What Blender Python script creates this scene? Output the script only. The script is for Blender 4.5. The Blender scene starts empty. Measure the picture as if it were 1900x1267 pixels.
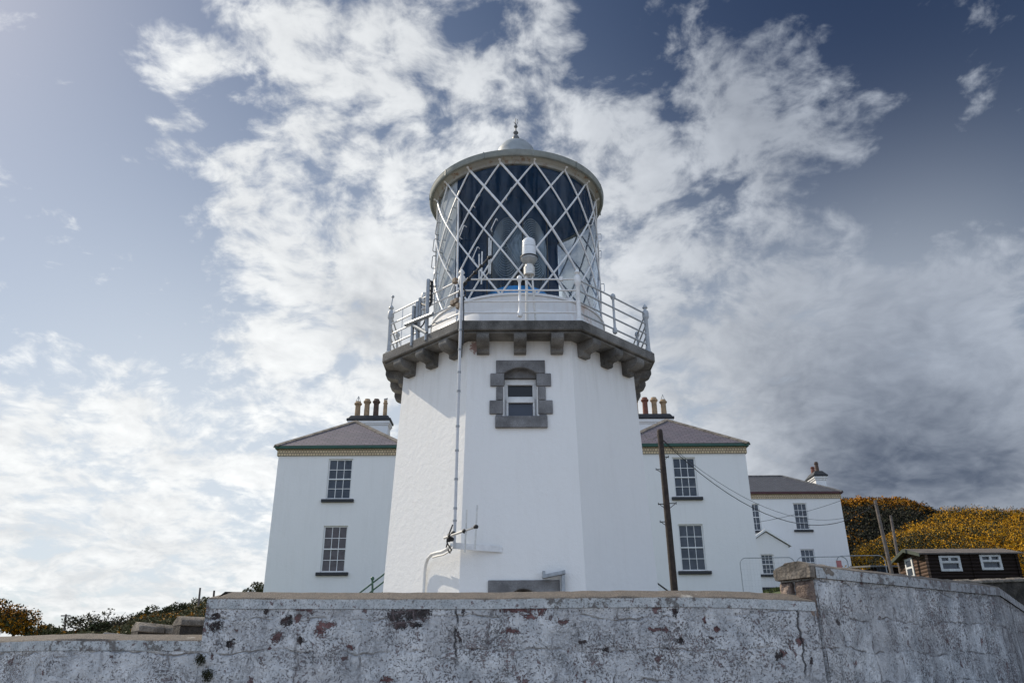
import bpy, math, random
import numpy as np
from mathutils import Vector, Matrix, noise

random.seed(7)
RNG = np.random.default_rng(11)
scene = bpy.context.scene
COL = scene.collection
PI = math.pi

# ------------------------------------------------------------------ camera
F, PITCH, ROLL, EYE = 1450.0, 0.403717, -0.0058796, 1.6
TX, TY, YAW = 0.1336, 16.9567, 0.0098       # the tower's axis
def EZ(z): return z + EYE                    # heights below are measured from the eye

def ray(px, py):
    u, v = px - 950.0, py - 633.5
    c, s = math.cos(-ROLL), math.sin(-ROLL)
    u, v = u*c - v*s, u*s + v*c
    x, up = u/F, -v/F
    return Vector((x, math.cos(PITCH) - up*math.sin(PITCH), math.sin(PITCH) + up*math.cos(PITCH)))
def at(px, py, Y):
    d = ray(px, py); k = Y/d.y
    return Vector((d.x*k, Y, d.z*k + EYE))
def on_plane(px, py, p, n):
    d = ray(px, py); o = Vector((0, 0, EYE))
    return o + d*((Vector(p) - o).dot(n)/d.dot(n))
def on_cyl(px, py, r):
    d = ray(px, py); a = d.x**2 + d.y**2
    b = -2*(d.x*TX + d.y*TY); c = TX**2 + TY**2 - r*r
    disc = max(b*b - 4*a*c, 0)
    t = (-b - math.sqrt(disc))/(2*a)
    return Vector((d.x*t, d.y*t, d.z*t + EYE))

cam = bpy.data.cameras.new('camera'); co = bpy.data.objects.new('camera', cam); COL.objects.link(co)
cam.sensor_width = 36.0; cam.lens = F/1900*36; cam.clip_start = .05; cam.clip_end = 20000
cp, sp = math.cos(PITCH), math.sin(PITCH)
fw, upv, rt = Vector((0, cp, sp)), Vector((0, -sp, cp)), Vector((1, 0, 0))
c, s = math.cos(ROLL), math.sin(ROLL)
rt2, up2 = rt*c + upv*s, rt*(-s) + upv*c
M = Matrix((rt2, up2, -fw)).transposed().to_4x4(); M.translation = (0, 0, EYE)
co.matrix_world = M
scene.camera = co

# ------------------------------------------------------------------ node helpers
class NT:
    def __init__(self, tree): self.t = tree; self.n = tree.nodes; self.l = tree.links
    def new(self, typ, **kw):
        nd = self.n.new(typ)
        for k, v in kw.items(): setattr(nd, k, v)
        return nd
    def set(self, sock, val):
        if isinstance(val, bpy.types.NodeSocket): self.l.new(val, sock)
        elif val is not None: sock.default_value = val
    def math(self, op, a, b=None, c=None, clamp=False):
        nd = self.new('ShaderNodeMath', operation=op, use_clamp=clamp)
        for i, v in enumerate((a, b, c)): self.set(nd.inputs[i], v)
        return nd.outputs[0]
    def vmath(self, op, a, b=None, scale=None):
        nd = self.new('ShaderNodeVectorMath', operation=op)
        self.set(nd.inputs[0], a)
        if b is not None: self.set(nd.inputs[1], b)
        if scale is not None: self.set(nd.inputs['Scale'], scale)
        return nd.outputs['Value'] if op in ('DOT_PRODUCT', 'LENGTH', 'DISTANCE') else nd.outputs[0]
    def noise(self, vec, scale, detail=4, rough=.5, dist=0, out='Fac'):
        nd = self.new('ShaderNodeTexNoise')
        self.set(nd.inputs['Vector'], vec); self.set(nd.inputs['Scale'], scale)
        nd.inputs['Detail'].default_value = detail; nd.inputs['Roughness'].default_value = rough
        nd.inputs['Distortion'].default_value = dist
        return nd.outputs[out]
    def mapr(self, v, a, b, c=0, d=1, smooth=False):
        nd = self.new('ShaderNodeMapRange', interpolation_type='SMOOTHSTEP' if smooth else 'LINEAR')
        nd.clamp = True
        self.set(nd.inputs[0], v)
        for i, x in enumerate((a, b, c, d)): self.set(nd.inputs[i+1], x)
        return nd.outputs[0]
    def mix(self, f, a, b, blend='MIX'):
        nd = self.new('ShaderNodeMix', data_type='RGBA', blend_type=blend, clamp_factor=True)
        self.set(nd.inputs[0], f); self.set(nd.inputs[6], a); self.set(nd.inputs[7], b)
        return nd.outputs[2]
    def comb(self, x, y, z):
        nd = self.new('ShaderNodeCombineXYZ')
        for i, v in enumerate((x, y, z)): self.set(nd.inputs[i], v)
        return nd.outputs[0]
    def sep(self, v):
        nd = self.new('ShaderNodeSeparateXYZ'); self.set(nd.inputs[0], v); return nd.outputs
def rgb(*c): return (c[0], c[1], c[2], 1.0)

def new_mat(name):
    m = bpy.data.materials.new(name); m.use_nodes = True
    nt = NT(m.node_tree); b = nt.n['Principled BSDF']
    pos = nt.new('ShaderNodeNewGeometry').outputs['Position']
    return m, nt, b, pos
def bump(nt, b, h, strength, dist):
    nd = nt.new('ShaderNodeBump'); nd.inputs['Strength'].default_value = strength
    nd.inputs['Distance'].default_value = dist
    nt.set(nd.inputs['Height'], h); nt.l.new(nd.outputs[0], b.inputs['Normal'])

def simple(name, col, rough=.6, var=.15, scale=6, bs=0, bscale=40, bdist=.01, metal=0, tint=None, fine=0, fscale=120):
    m, nt, b, pos = new_mat(name)
    n = nt.noise(pos, scale, 5, .6)
    dark = tuple(x*(1-var) for x in col) if tint is None else tint
    colr = nt.mix(nt.mapr(n, .35, .68), rgb(*dark), rgb(*[min(1, x*(1+var*.6)) for x in col]))
    if fine:
        f2 = nt.noise(pos, fscale, 3, .7)
        colr = nt.mix(nt.mapr(f2, .3, .7, 0, 1), nt.mix(1.0, colr, rgb(1-fine, 1-fine, 1-fine), 'MULTIPLY'), nt.mix(1.0, colr, rgb(1+fine, 1+fine, 1+fine), 'MULTIPLY'))
    nt.set(b.inputs['Base Color'], colr)
    b.inputs['Roughness'].default_value = rough; b.inputs['Metallic'].default_value = metal
    if bs: bump(nt, b, nt.noise(pos, bscale, 5, .65), bs, bdist)
    return m

MAT = {}
def render_white(name, col, bs, stain):
    m, nt, b, pos = new_mat(name)
    x, y, z = nt.sep(pos)
    streak = nt.noise(nt.comb(nt.math('MULTIPLY', x, 5.0), nt.math('MULTIPLY', y, 5.0), nt.math('MULTIPLY', z, .5)), 1.3, 6, .65)
    big = nt.noise(pos, .8, 5, .6)
    cl = nt.mix(nt.mapr(streak, .5, .8, 0, stain), rgb(*col), rgb(col[0]*.72, col[1]*.70, col[2]*.66))
    cl = nt.mix(nt.mapr(big, .4, .75, 0, stain*.7), cl, rgb(col[0]*.84, col[1]*.85, col[2]*.86))
    if name.startswith('white_tower'):
        p = at(882, 645, TY-2.5); v = nt.vmath('SUBTRACT', pos, tuple(p)); v = nt.vmath('MULTIPLY', v, (9.0, 0, 7.0))
        dd_ = nt.math('ADD', nt.vmath('DOT_PRODUCT', v, v), nt.math('MULTIPLY', nt.math('SUBTRACT', nt.noise(pos, 22, 6, .75), .5), 5.0))
        cl = nt.mix(nt.mapr(dd_, .6, .9, .85, 0), cl, rgb(.30, .15, .13))
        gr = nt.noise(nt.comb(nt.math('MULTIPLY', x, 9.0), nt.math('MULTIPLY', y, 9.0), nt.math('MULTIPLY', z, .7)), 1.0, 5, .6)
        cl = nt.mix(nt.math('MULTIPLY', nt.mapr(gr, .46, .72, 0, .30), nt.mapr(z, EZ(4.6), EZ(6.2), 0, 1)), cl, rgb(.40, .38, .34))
    nt.set(b.inputs['Base Color'], cl); b.inputs['Roughness'].default_value = .75
    h = nt.math('ADD', nt.math('MULTIPLY', nt.noise(pos, 9, 6, .6), .7), nt.math('MULTIPLY', nt.noise(pos, 45, 4, .6), .3))
    bump(nt, b, h, bs, .025)
    return m
MAT['tower'] = render_white('white_tower_render', (.80, .80, .79), .5, .14)
MAT['house'] = render_white('white_house_render', (.78, .78, .77), .3, .2)
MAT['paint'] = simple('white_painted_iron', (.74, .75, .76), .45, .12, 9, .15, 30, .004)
MAT['shaded_paint'] = simple('shaded_white_iron', (.42, .45, .48), .5, .15, 9, .15, 30, .004)  # white iron again, with the shade on side and rear rails put into its colour
MAT['murette'] = None
MAT['granite'] = simple('dark_granite', (.185, .185, .19), .85, .35, 3.5, .5, 60, .01, fine=.45, fscale=90)
MAT['granite_soot'] = simple('weathered_granite', (.165, .16, .152), .9, .62, 1.7, .7, 30, .02, fine=.4, fscale=60)
MAT['black'] = simple('black_paint', (.012, .014, .018), .5, .3, 8)
MAT['galv'] = simple('galvanised_steel', (.33, .35, .37), .45, .25, 12, .1, 40, .003, metal=.5)
MAT['alu'] = simple('pale_aluminium', (.62, .61, .58), .35, .15, 14, metal=.35)
MAT['cable'] = simple('black_cable', (.012, .012, .013), .55, .2, 20)
MAT['whitecable'] = simple('white_cable', (.72, .72, .70), .5, .1, 10)
MAT['green'] = simple('dark_green_paint', (.012, .07, .045), .4, .3, 6)
MAT['maroon'] = simple('maroon_paint', (.07, .015, .018), .45, .3, 6)
MAT['timber_pole'] = simple('creosoted_timber', (.040, .028, .024), .85, .5, 7, .5, 30, .01, fine=.4)
MAT['grey_pole'] = simple('weathered_timber', (.16, .135, .12), .85, .4, 7, .3, 30, .01, fine=.3)
MAT['pot_buff'] = simple('buff_clay', (.36, .25, .15), .8, .3, 5, .2, 40, .005)
MAT['pot_red'] = simple('red_clay', (.20, .075, .05), .8, .3, 5, .2, 40, .005)
MAT['pot_dark'] = simple('sooty_clay', (.10, .065, .05), .85, .4, 5, .2, 40, .005)
MAT['navy'] = simple('navy_blind', (.018, .105, .255), .9, .25, 2)
MAT['tarp'] = simple('blue_tarpaulin', (.03, .32, .72), .45, .3, 6, .5, 12, .03)
MAT['whiteframe'] = simple('white_joinery', (.76, .77, .77), .5, .08, 8)
MAT['darkroom'] = simple('dark_room', (.015, .016, .02), .9, .2, 2)
MAT['dark_door'] = simple('dark_door', (.02, .025, .03), .6, .3, 3)
MAT['sandstone'] = simple('red_sandstone', (.25, .19, .155), .9, .55, 5, 1.0, 12, .06, tint=(.085, .06, .052), fine=.35, fscale=50)
MAT['bark'] = simple('bark', (.05, .038, .03), .9, .4, 8, .4, 20, .02)
MAT['sign'] = simple('faded_red_board', (.36, .13, .13), .6, .15, 6)
MAT['felt'] = simple('roofing_felt', (.105, .09, .082), .9, .3, 5, .4, 60, .01, fine=.25)
MAT['darkstone'] = simple('dark_field_stone', (.050, .042, .036), .95, .6, 3, 1.0, 5, .1, fine=.4, fscale=18)
MAT['capstone'] = simple('lichened_capstone', (.20, .175, .15), .95, .5, 3, .9, 9, .05, fine=.4, fscale=30)
MAT['greystone'] = simple('grey_slab', (.14, .14, .145), .9, .4, 3, .4, 20, .02, fine=.3)

def coping_mat():
    m, nt, b, pos = new_mat('exposed_aggregate_coping')
    f = nt.noise(pos, 70, 3, .7); f2 = nt.noise(pos, 7, 5, .65); f3 = nt.noise(pos, 150, 2, .7)
    cl = nt.mix(nt.mapr(f, .3, .72), rgb(.060, .052, .046), rgb(.27, .225, .185))
    cl = nt.mix(nt.mapr(f2, .45, .75, 0, .6), cl, rgb(.075, .075, .072))
    cl = nt.mix(nt.mapr(f3, .66, .72, 0, .7), cl, rgb(.42, .39, .34))
    cl = nt.mix(nt.mapr(nt.noise(pos, 2.2, 4, .6), .68, .74, 0, .8), cl, rgb(.48, .47, .44))
    nt.set(b.inputs['Base Color'], cl); b.inputs['Roughness'].default_value = .92
    bump(nt, b, nt.math('ADD', f, nt.math('MULTIPLY', f2, .7)), .9, .02)
    return m
MAT['coping'] = coping_mat()

def murette_mat():
    m, nt, b, pos = new_mat('rust_streaked_white_paint')
    x, y, z = nt.sep(pos)
    ph = nt.math('ARCTAN2', nt.math('SUBTRACT', x, TX), nt.math('SUBTRACT', TY, y))
    n = nt.noise(nt.comb(nt.math('MULTIPLY', ph, 14.0), 0.0, nt.math('MULTIPLY', z, 1.2)), 1.5, 5, .6)
    big = nt.noise(pos, 2, 4, .6)
    g = nt.math('MULTIPLY', nt.math('SUBTRACT', ph, .80), 6.0)
    spot = nt.math('EXPONENT', nt.math('MULTIPLY', nt.math('MULTIPLY', g, g), -1.0))
    rust = nt.math('MULTIPLY', nt.mapr(n, .42, .7), nt.math('ADD', nt.math('MULTIPLY', spot, .9), .10))
    cl = nt.mix(nt.mapr(big, .35, .7), rgb(.70, .71, .72), rgb(.78, .78, .78))
    cl = nt.mix(rust, cl, rgb(.38, .20, .09))
    nt.set(b.inputs['Base Color'], cl); b.inputs['Roughness'].default_value = .5
    return m
MAT['murette'] = murette_mat()

def soffit_mat():
    m, nt, b, pos = new_mat('rust_spotted_soffit_paint')
    n = nt.noise(pos, 5, 6, .7); n2 = nt.noise(pos, 1.1, 3, .6)
    cl = nt.mix(nt.mapr(n2, .4, .6), rgb(.33, .33, .30), rgb(.27, .27, .25))
    cl = nt.mix(nt.mapr(n, .56, .68), cl, rgb(.17, .095, .05))
    nt.set(b.inputs['Base Color'], cl); b.inputs['Roughness'].default_value = .6
    return m
MAT['soffit'] = soffit_mat()

def glass_mat(name, tint, refl=1.0):
    m = bpy.data.materials.new(name); m.use_nodes = True
    nt = NT(m.node_tree); nt.n.clear()
    out = nt.new('ShaderNodeOutputMaterial'); mx = nt.new('ShaderNodeMixShader')
    tr = nt.new('ShaderNodeBsdfTransparent'); gl = nt.new('ShaderNodeBsdfGlossy')
    tr.inputs['Color'].default_value = rgb(*tint)
    gl.inputs['Color'].default_value = rgb(.92, .95, 1); gl.inputs['Roughness'].default_value = .03
    fr = nt.new('ShaderNodeFresnel'); fr.inputs['IOR'].default_value = 1.5
    f = nt.math('MULTIPLY', fr.outputs[0], .55*refl, clamp=True)
    nt.l.new(f, mx.inputs[0]); nt.l.new(tr.outputs[0], mx.inputs[1]); nt.l.new(gl.outputs[0], mx.inputs[2])
    nt.l.new(mx.outputs[0], out.inputs[0])
    return m
MAT['lantern_glass'] = glass_mat('lantern_glass', (.88, .93, .97))
MAT['beacon_glass'] = glass_mat('beacon_clear_cover', (.90, .93, .96), 1.5)

def pane_mat(name, col, rough=.04):
    m, nt, b, pos = new_mat(name)
    n = nt.noise(pos, 1.7, 3, .5)
    nt.set(b.inputs['Base Color'], nt.mix(n, rgb(*[x*.6 for x in col]), rgb(*[x*1.4 for x in col])))
    b.inputs['Roughness'].default_value = rough; b.inputs['IOR'].default_value = 1.5
    bump(nt, b, nt.noise(pos, 1.6, 3, .5), .22, .06)
    return m
MAT['pane'] = pane_mat('window_glass', (.040, .050, .068))
MAT['pane_warm'] = pane_mat('warm_dark_window_glass', (.070, .056, .058))
MAT['pane_black'] = pane_mat('black_open_light', (.004, .004, .006), .3)
MAT['pane_blue'] = pane_mat('slate_blue_glazing', (.045, .055, .080), .25)

def slate_mat(name, c1, c2, mortar):
    m, nt, b, pos = new_mat(name)
    uv = nt.new('ShaderNodeUVMap').outputs[0]
    br = nt.new('ShaderNodeTexBrick'); nt.set(br.inputs['Vector'], uv)
    br.offset = .5
    br.inputs['Color1'].default_value = rgb(*c1); br.inputs['Color2'].default_value = rgb(*c2)
    br.inputs['Mortar'].default_value = rgb(*mortar)
    br.inputs['Scale'].default_value = 1; br.inputs['Mortar Size'].default_value = .02
    br.inputs['Brick Width'].default_value = .34; br.inputs['Row Height'].default_value = .17
    br.inputs['Bias'].default_value = 0
    n = nt.noise(pos, 1.4, 5, .65)
    cl = nt.mix(nt.mapr(n, .4, .7, 0, .5), br.outputs[0], rgb(c1[0]*.75, c1[1]*.8, c1[2]*.75))
    nt.set(b.inputs['Base Color'], cl); b.inputs['Roughness'].default_value = .55
    _, v, _ = nt.sep(uv)
    saw = nt.math('FRACT', nt.math('DIVIDE', v, .17))
    bump(nt, b, nt.math('SUBTRACT', nt.math('MULTIPLY', saw, -.6), nt.math('MULTIPLY', br.outputs['Fac'], .4)), .8, .02)
    return m
MAT['slate'] = slate_mat('purple_slate', (.165, .138, .165), (.105, .098, .120), (.035, .03, .038))
MAT['slate_grey'] = slate_mat('grey_slate', (.090, .092, .108), (.062, .064, .078), (.03, .03, .035))

def dentil_mat():
    m, nt, b, pos = new_mat('cream_brick_cornice')
    uv = nt.new('ShaderNodeUVMap').outputs[0]
    br = nt.new('ShaderNodeTexBrick'); nt.set(br.inputs['Vector'], uv)
    br.inputs['Color1'].default_value = rgb(.62, .50, .32); br.inputs['Color2'].default_value = rgb(.50, .39, .25)
    br.inputs['Mortar'].default_value = rgb(.15, .12, .09); br.inputs['Scale'].default_value = 1
    br.inputs['Mortar Size'].default_value = .014; br.inputs['Brick Width'].default_value = .115; br.inputs['Row Height'].default_value = .115
    nt.set(b.inputs['Base Color'], br.outputs[0]); b.inputs['Roughness'].default_value = .9
    bump(nt, b, br.outputs['Fac'], -.8, .03)
    return m
MAT['dentil'] = dentil_mat()

def log_mat(name, c1, c2):
    m, nt, b, pos = new_mat(name)
    x, y, z = nt.sep(pos)
    f = nt.math('FRACT', nt.math('DIVIDE', z, .15))
    prof = nt.math('SINE', nt.math('MULTIPLY', f, PI))
    g = nt.noise(nt.comb(x, y, nt.math('MULTIPLY', z, 14.0)), 3, 5, .6)
    cl = nt.mix(nt.mapr(g, .35, .7), rgb(*c1), rgb(*c2))
    cl = nt.mix(nt.mapr(f, .90, .97), cl, rgb(.006, .005, .005))
    nt.set(b.inputs['Base Color'], cl); b.inputs['Roughness'].default_value = .85; b.inputs['Specular IOR Level'].default_value = .12
    bump(nt, b, prof, .9, .04)
    return m
MAT['log_dark'] = log_mat('dark_stained_boards', (.012, .008, .007), (.028, .019, .016))
MAT['dimmed_frame'] = simple('dimmed_white_frame', (.50, .51, .52), .6, .2, 8)  # shed's white window paint, edge-of-view dimness put into the colour
MAT['log_brown'] = log_mat('sunlit_brown_boards', (.085, .055, .042), (.15, .105, .08))  # boards of the sunny gable side, sunlight put into a lighter brown

# --- the old limewashed wall: flaking white over red stone
def wall_mat():
    m, nt, b, pos = new_mat('flaking_limewash_over_red_stone')
    x, y, z = nt.sep(pos)
    u = nt.math('ADD', x, nt.math('MULTIPLY', y, .6))
    warp = nt.noise(pos, 3.2, 5, .6, out='Color')
    wv = nt.vmath('ADD', pos, nt.vmath('SCALE', nt.vmath('SUBTRACT', warp, (.5, .5, .5)), scale=.22))
    big = nt.noise(pos, .55, 4, .55)
    streak = nt.noise(nt.comb(nt.math('MULTIPLY', u, 9.0), 0.0, nt.math('MULTIPLY', z, 1.6)), 1.5, 6, .7)
    mid = nt.noise(pos, 4.5, 6, .62)
    white = nt.mix(nt.mapr(mid, .3, .7), rgb(.38, .40, .425), rgb(.72, .73, .74))
    white = nt.mix(nt.mapr(streak, .46, .76, 0, .45), white, rgb(.25, .25, .265))
    rightg = nt.mapr(x, 4.2, 7.2, 0, 1)
    # fine pocks
    pmask = nt.noise(pos, 1.9, 5, .65)
    pock = nt.noise(wv, 42, 5, .74)
    thr = nt.math('ADD', nt.mapr(pmask, .34, .66, .625, .475), nt.math('MULTIPLY', rightg, -.03))
    p1 = nt.mapr(nt.math('SUBTRACT', pock, thr), 0, .07)
    swirl = nt.noise(wv, 9, 6, .72, 1.6); p2 = nt.mapr(nt.math('ABSOLUTE', nt.math('SUBTRACT', swirl, .5)), .0, .022, 1, 0)
    p2 = nt.math('MULTIPLY', p2, nt.mapr(nt.noise(pos, 3.0, 4, .6), .45, .6))
    p1 = nt.math('MAXIMUM', p1, nt.math('MULTIPLY', p2, .42))
    # chips exposing the maroon stone
    chip = nt.noise(wv, 5.2, 7, .66); c1 = nt.mapr(chip, .635, .66)
    chip2 = nt.noise(nt.vmath('ADD', wv, (7.3, 2.1, 4.4)), 10.5, 6, .66); c2 = nt.mapr(chip2, .655, .68)
    # flaked places with a shape of their own
    def P(px, py): return at(px, py, 9.5)
    holes = None; reds = None
    rag = nt.math('MULTIPLY', nt.math('SUBTRACT', nt.noise(wv, 34, 7, .78), .5), 9.0)
    def spot(px, py, rx, rz, acc):
        p = P(px, py); a, c_ = 165.0/rx, 165.0/rz
        v = wv if acc is None else nt.vmath('ADD', wv, nt.math('MULTIPLY', acc, 1e-9))
        nd = nt.new('ShaderNodeVectorMath', operation='MULTIPLY_ADD'); nt.set(nd.inputs[0], v)
        nd.inputs[1].default_value = (a, 0, c_); nd.inputs[2].default_value = (-p.x*a, 0, -p.z*c_)
        dt = nt.vmath('DOT_PRODUCT', nd.outputs[0], nd.outputs[0])
        k = nt.mapr(nt.math('ADD', dt, rag), .75, 1.0, 1, 0)
        return k if acc is None else nt.math('MAXIMUM', acc, k)
    for a in [(738, 1143, 17, 12), (766, 1140, 13, 14), (788, 1137, 14, 11), (748, 1160, 17, 7), (772, 1161, 10, 6), (534, 1153, 9, 10), (494, 1131, 5, 8),
              (402, 1161, 12, 11), (398, 1143, 9, 6), (1258, 1192, 6, 6), (1252, 1136, 5, 8), (1302, 1121, 8, 4), (850, 1178, 3, 14), (862, 1131, 3, 8),
              (559, 1189, 6, 7), (1084, 1191, 8, 4), (1126, 1207, 6, 5), (1320, 1179, 5, 4), (1570, 1150, 6, 5), (1503, 1228, 3, 8), (1443, 1222, 6, 7), (432, 1196, 9, 7)]:
        holes = spot(*a, holes)
    for a in [(596, 1165, 9, 17), (607, 1156, 15, 6), (556, 1147, 9, 9), (516, 1180, 9, 7), (505, 1201, 4, 4), (559, 1129, 15, 5), (576, 1133, 8, 7), (650, 1200, 9, 5),
              (962, 1130, 30, 6), (982, 1143, 12, 6), (1003, 1130, 9, 7), (1048, 1149, 8, 6), (1330, 1164, 6, 5), (1215, 1164, 16, 3), (1484, 1189, 7, 10), (1449, 1218, 8, 6),
              (760, 1128, 34, 4), (714, 1263, 10, 6), (1306, 1146, 4, 7), (948, 1170, 18, 5), (1230, 1165, 8, 5)]:
        reds = spot(*a, reds)
    stone = nt.mix(nt.mapr(nt.noise(pos, 13, 5, .65), .3, .7), rgb(.065, .030, .032), rgb(.235, .125, .120))
    black = nt.mix(nt.mapr(nt.noise(pos, 11, 5, .6), .35, .75), rgb(.010, .009, .010), rgb(.085, .055, .055))
    cl = nt.mix(nt.math('MULTIPLY', p1, .80), white, nt.mix(nt.mapr(nt.noise(pos, 8, 3, .5), .45, .6), rgb(.070, .056, .060), rgb(.17, .090, .088)))
    cl = nt.mix(nt.math('MULTIPLY', c1, .9), cl, stone)
    cl = nt.mix(nt.math('MULTIPLY', c2, nt.mapr(pmask, .42, .6)), cl, black)
    cl = nt.mix(reds, cl, stone); cl = nt.mix(holes, cl, black)
    jit = nt.math('MULTIPLY', nt.math('SUBTRACT', nt.noise(pos, 1.6, 4, .6), .5), .30)
    zc_ = nt.math('DIVIDE', nt.math('ADD', z, jit), .37); row = nt.math('FLOOR', zc_)
    uc = nt.math('ADD', nt.math('DIVIDE', nt.math('ADD', u, nt.math('MULTIPLY', nt.math('SUBTRACT', nt.noise(pos, 2.1, 3, .6), .5), .35)), .72), nt.math('MULTIPLY', nt.math('SINE', nt.math('MULTIPLY', row, 12.9)), .5))
    def edge(v, w): return nt.mapr(nt.math('ABSOLUTE', nt.math('SUBTRACT', nt.math('FRACT', v), .5)), .5-w, .5, 0, 1)
    joint = nt.math('MULTIPLY', nt.math('MAXIMUM', edge(zc_, .05), edge(uc, .028)), nt.mapr(nt.noise(pos, 3.3, 5, .65), .44, .62))
    tone = nt.noise(nt.comb(nt.math('FLOOR', uc), row, 0.0), 3.7, 0, .5)
    cl = nt.mix(nt.mapr(tone, .5, .75, 0, .30), cl, rgb(.20, .185, .19))
    cl = nt.mix(nt.math('MULTIPLY', joint, .62), cl, rgb(.085, .068, .072))
    # light mortar between the bare stones of the big patch
    mo = None
    for (xa, ya, xb, yb) in [(716, 1160, 800, 1146), (728, 1128, 733, 1164), (766, 1128, 768, 1152), (722, 1137, 772, 1130)]:
        p, q = P(xa, ya), P(xb, yb); dx, dz = q.x-p.x, q.z-p.z; L = math.hypot(dx, dz); nx_, nz_ = -dz/L, dx/L
        v = pos if mo is None else nt.vmath('ADD', pos, nt.math('MULTIPLY', mo, 1e-9))
        dl_ = nt.math('ADD', nt.vmath('DOT_PRODUCT', v, (nx_, 0, nz_)), -(p.x*nx_+p.z*nz_))
        al_ = nt.math('ADD', nt.vmath('DOT_PRODUCT', v, (dx/L, 0, dz/L)), -(p.x*dx+p.z*dz)/L)
        k = nt.math('MULTIPLY', nt.mapr(nt.math('ABSOLUTE', nt.math('ADD', dl_, nt.math('MULTIPLY', nt.math('SUBTRACT', mid, .5), .10))), .004, .013, 1, 0), nt.math('MULTIPLY', nt.mapr(al_, -.01, .01), nt.mapr(al_, L-.01, L+.01, 1, 0)))
        mo = k if mo is None else nt.math('MAXIMUM', mo, k)
    cl = nt.mix(nt.math('MULTIPLY', mo, .7), cl, rgb(.21, .165, .17))
    # hairline cracks
    cr = None
    for (px, z0, z1) in [(846, 1112, 1236), (1113, 1108, 1128), (1478, 1128, 1262)]:
        p, q = P(px, z0), P(px, z1)
        wx = nt.math('ADD', nt.math('SUBTRACT', x, p.x), nt.math('MULTIPLY', nt.math('SUBTRACT', nt.noise(nt.comb(0.0, float(px), z), 3.5, 4, .6), .5), .22))
        k = nt.mapr(nt.math('ABSOLUTE', wx), .006, .014, 1, 0)
        k = nt.math('MULTIPLY', k, nt.math('MULTIPLY', nt.mapr(z, q.z, q.z+.1), nt.mapr(nt.math('SUBTRACT', pos_z(nt, pos), p.z+.08), -.05, 0, 1, 0)))
        k = nt.math('MULTIPLY', k, nt.mapr(nt.noise(pos, 5, 3, .6), .36, .5))
        cr = k if cr is None else nt.math('MAXIMUM', cr, k)
    cl = nt.mix(nt.math('MULTIPLY', cr, .85), cl, rgb(.02, .018, .02))
    # dark vertical bands, growing towards the right end of the wall
    dark_band = nt.math('MULTIPLY', nt.mapr(nt.noise(nt.comb(nt.math('MULTIPLY', u, 2.2), 0.0, nt.math('MULTIPLY', z, .3)), 1.0, 4, .6), .4, .62), rightg)
    cl = nt.mix(nt.math('MULTIPLY', dark_band, .6), cl, rgb(.075, .072, .085))
    nt.set(b.inputs['Base Color'], cl); b.inputs['Roughness'].default_value = .88
    h = nt.math('MULTIPLY', nt.noise(pos, 18, 6, .68), .5)
    h = nt.math('ADD', h, nt.math('MULTIPLY', mid, 1.0))
    for k, w in ((joint, .9), (p1, .35), (c1, .6), (c2, .4), (holes, 2.0), (reds, .7), (cr, .9)):
        h = nt.math('SUBTRACT', h, nt.math('MULTIPLY', k, w))
    bump(nt, b, h, .9, .035)
    return m
def pos_z(nt, pos): return nt.sep(pos)[2]
MAT['limewash'] = wall_mat()

def band_mat():
    m, nt, b, pos = new_mat('worn_limewash_on_concrete')
    n = nt.noise(pos, 7, 8, .72); x, y, z = nt.sep(pos)
    n2 = nt.noise(nt.vmath('ADD', pos, (3, 1, 8)), 1.1, 4, .6)
    white = nt.mix(nt.mapr(nt.noise(pos, 9, 6, .65), .3, .7), rgb(.33, .36, .375), rgb(.58, .60, .61))
    thr = nt.math('ADD', nt.mapr(n2, .35, .65, .63, .48), nt.mapr(x, 1.0, 4.5, .02, -.05))
    cl = nt.mix(nt.mapr(nt.math('SUBTRACT', n, thr), 0, .06), white, nt.mix(n2, rgb(.10, .10, .10), rgb(.19, .185, .175)))
    cl = nt.mix(nt.mapr(x, 3.6, 6.5, 0, .55), cl, rgb(.17, .17, .185))
    pk = nt.noise(pos, 45, 5, .72)
    cl = nt.mix(nt.mapr(pk, .52, .64, 0, .8), cl, rgb(.085, .075, .078))
    cl = nt.mix(nt.mapr(nt.noise(pos, 14, 7, .74), .57, .63, 0, .85), cl, rgb(.12, .075, .075))
    nt.set(b.inputs['Base Color'], cl); b.inputs['Roughness'].default_value = .9
    bump(nt, b, nt.math('ADD', n, nt.math('MULTIPLY', pk, .5)), .7, .02)
    return m
MAT['band'] = band_mat()

def veg_mat(name, c1, c2, scale=2.5):
    m, nt, b, pos = new_mat(name)
    n = nt.noise(pos, scale, 4, .65)
    nt.set(b.inputs['Base Color'], nt.mix(nt.mapr(n, .35, .68), rgb(*c1), rgb(*c2)))
    b.inputs['Roughness'].default_value = .75; b.inputs['Specular IOR Level'].default_value = .2
    return m
MAT['leaf_dark'] = veg_mat('dark_gorse_spines', (.016, .020, .009), (.040, .042, .018))
MAT['leaf_black'] = veg_mat('shaded_scrub', (.010, .010, .007), (.028, .026, .016))
MAT['flower'] = veg_mat('gorse_flower', (.36, .17, .006), (.66, .35, .012))
MAT['flower_orange'] = veg_mat('deep_gorse_flower', (.26, .10, .006), (.48, .22, .01))
MAT['leaf_green'] = veg_mat('scrub_leaf', (.030, .042, .016), (.085, .095, .035))
MAT['leaf_olive'] = veg_mat('olive_leaf', (.060, .056, .028), (.14, .125, .06))
MAT['grass'] = veg_mat('rough_grass', (.035, .055, .015), (.085, .11, .03), 1.2)
MAT['moss'] = veg_mat('wall_fern_leaf', (.014, .016, .009), (.045, .045, .02), 20)
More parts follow.
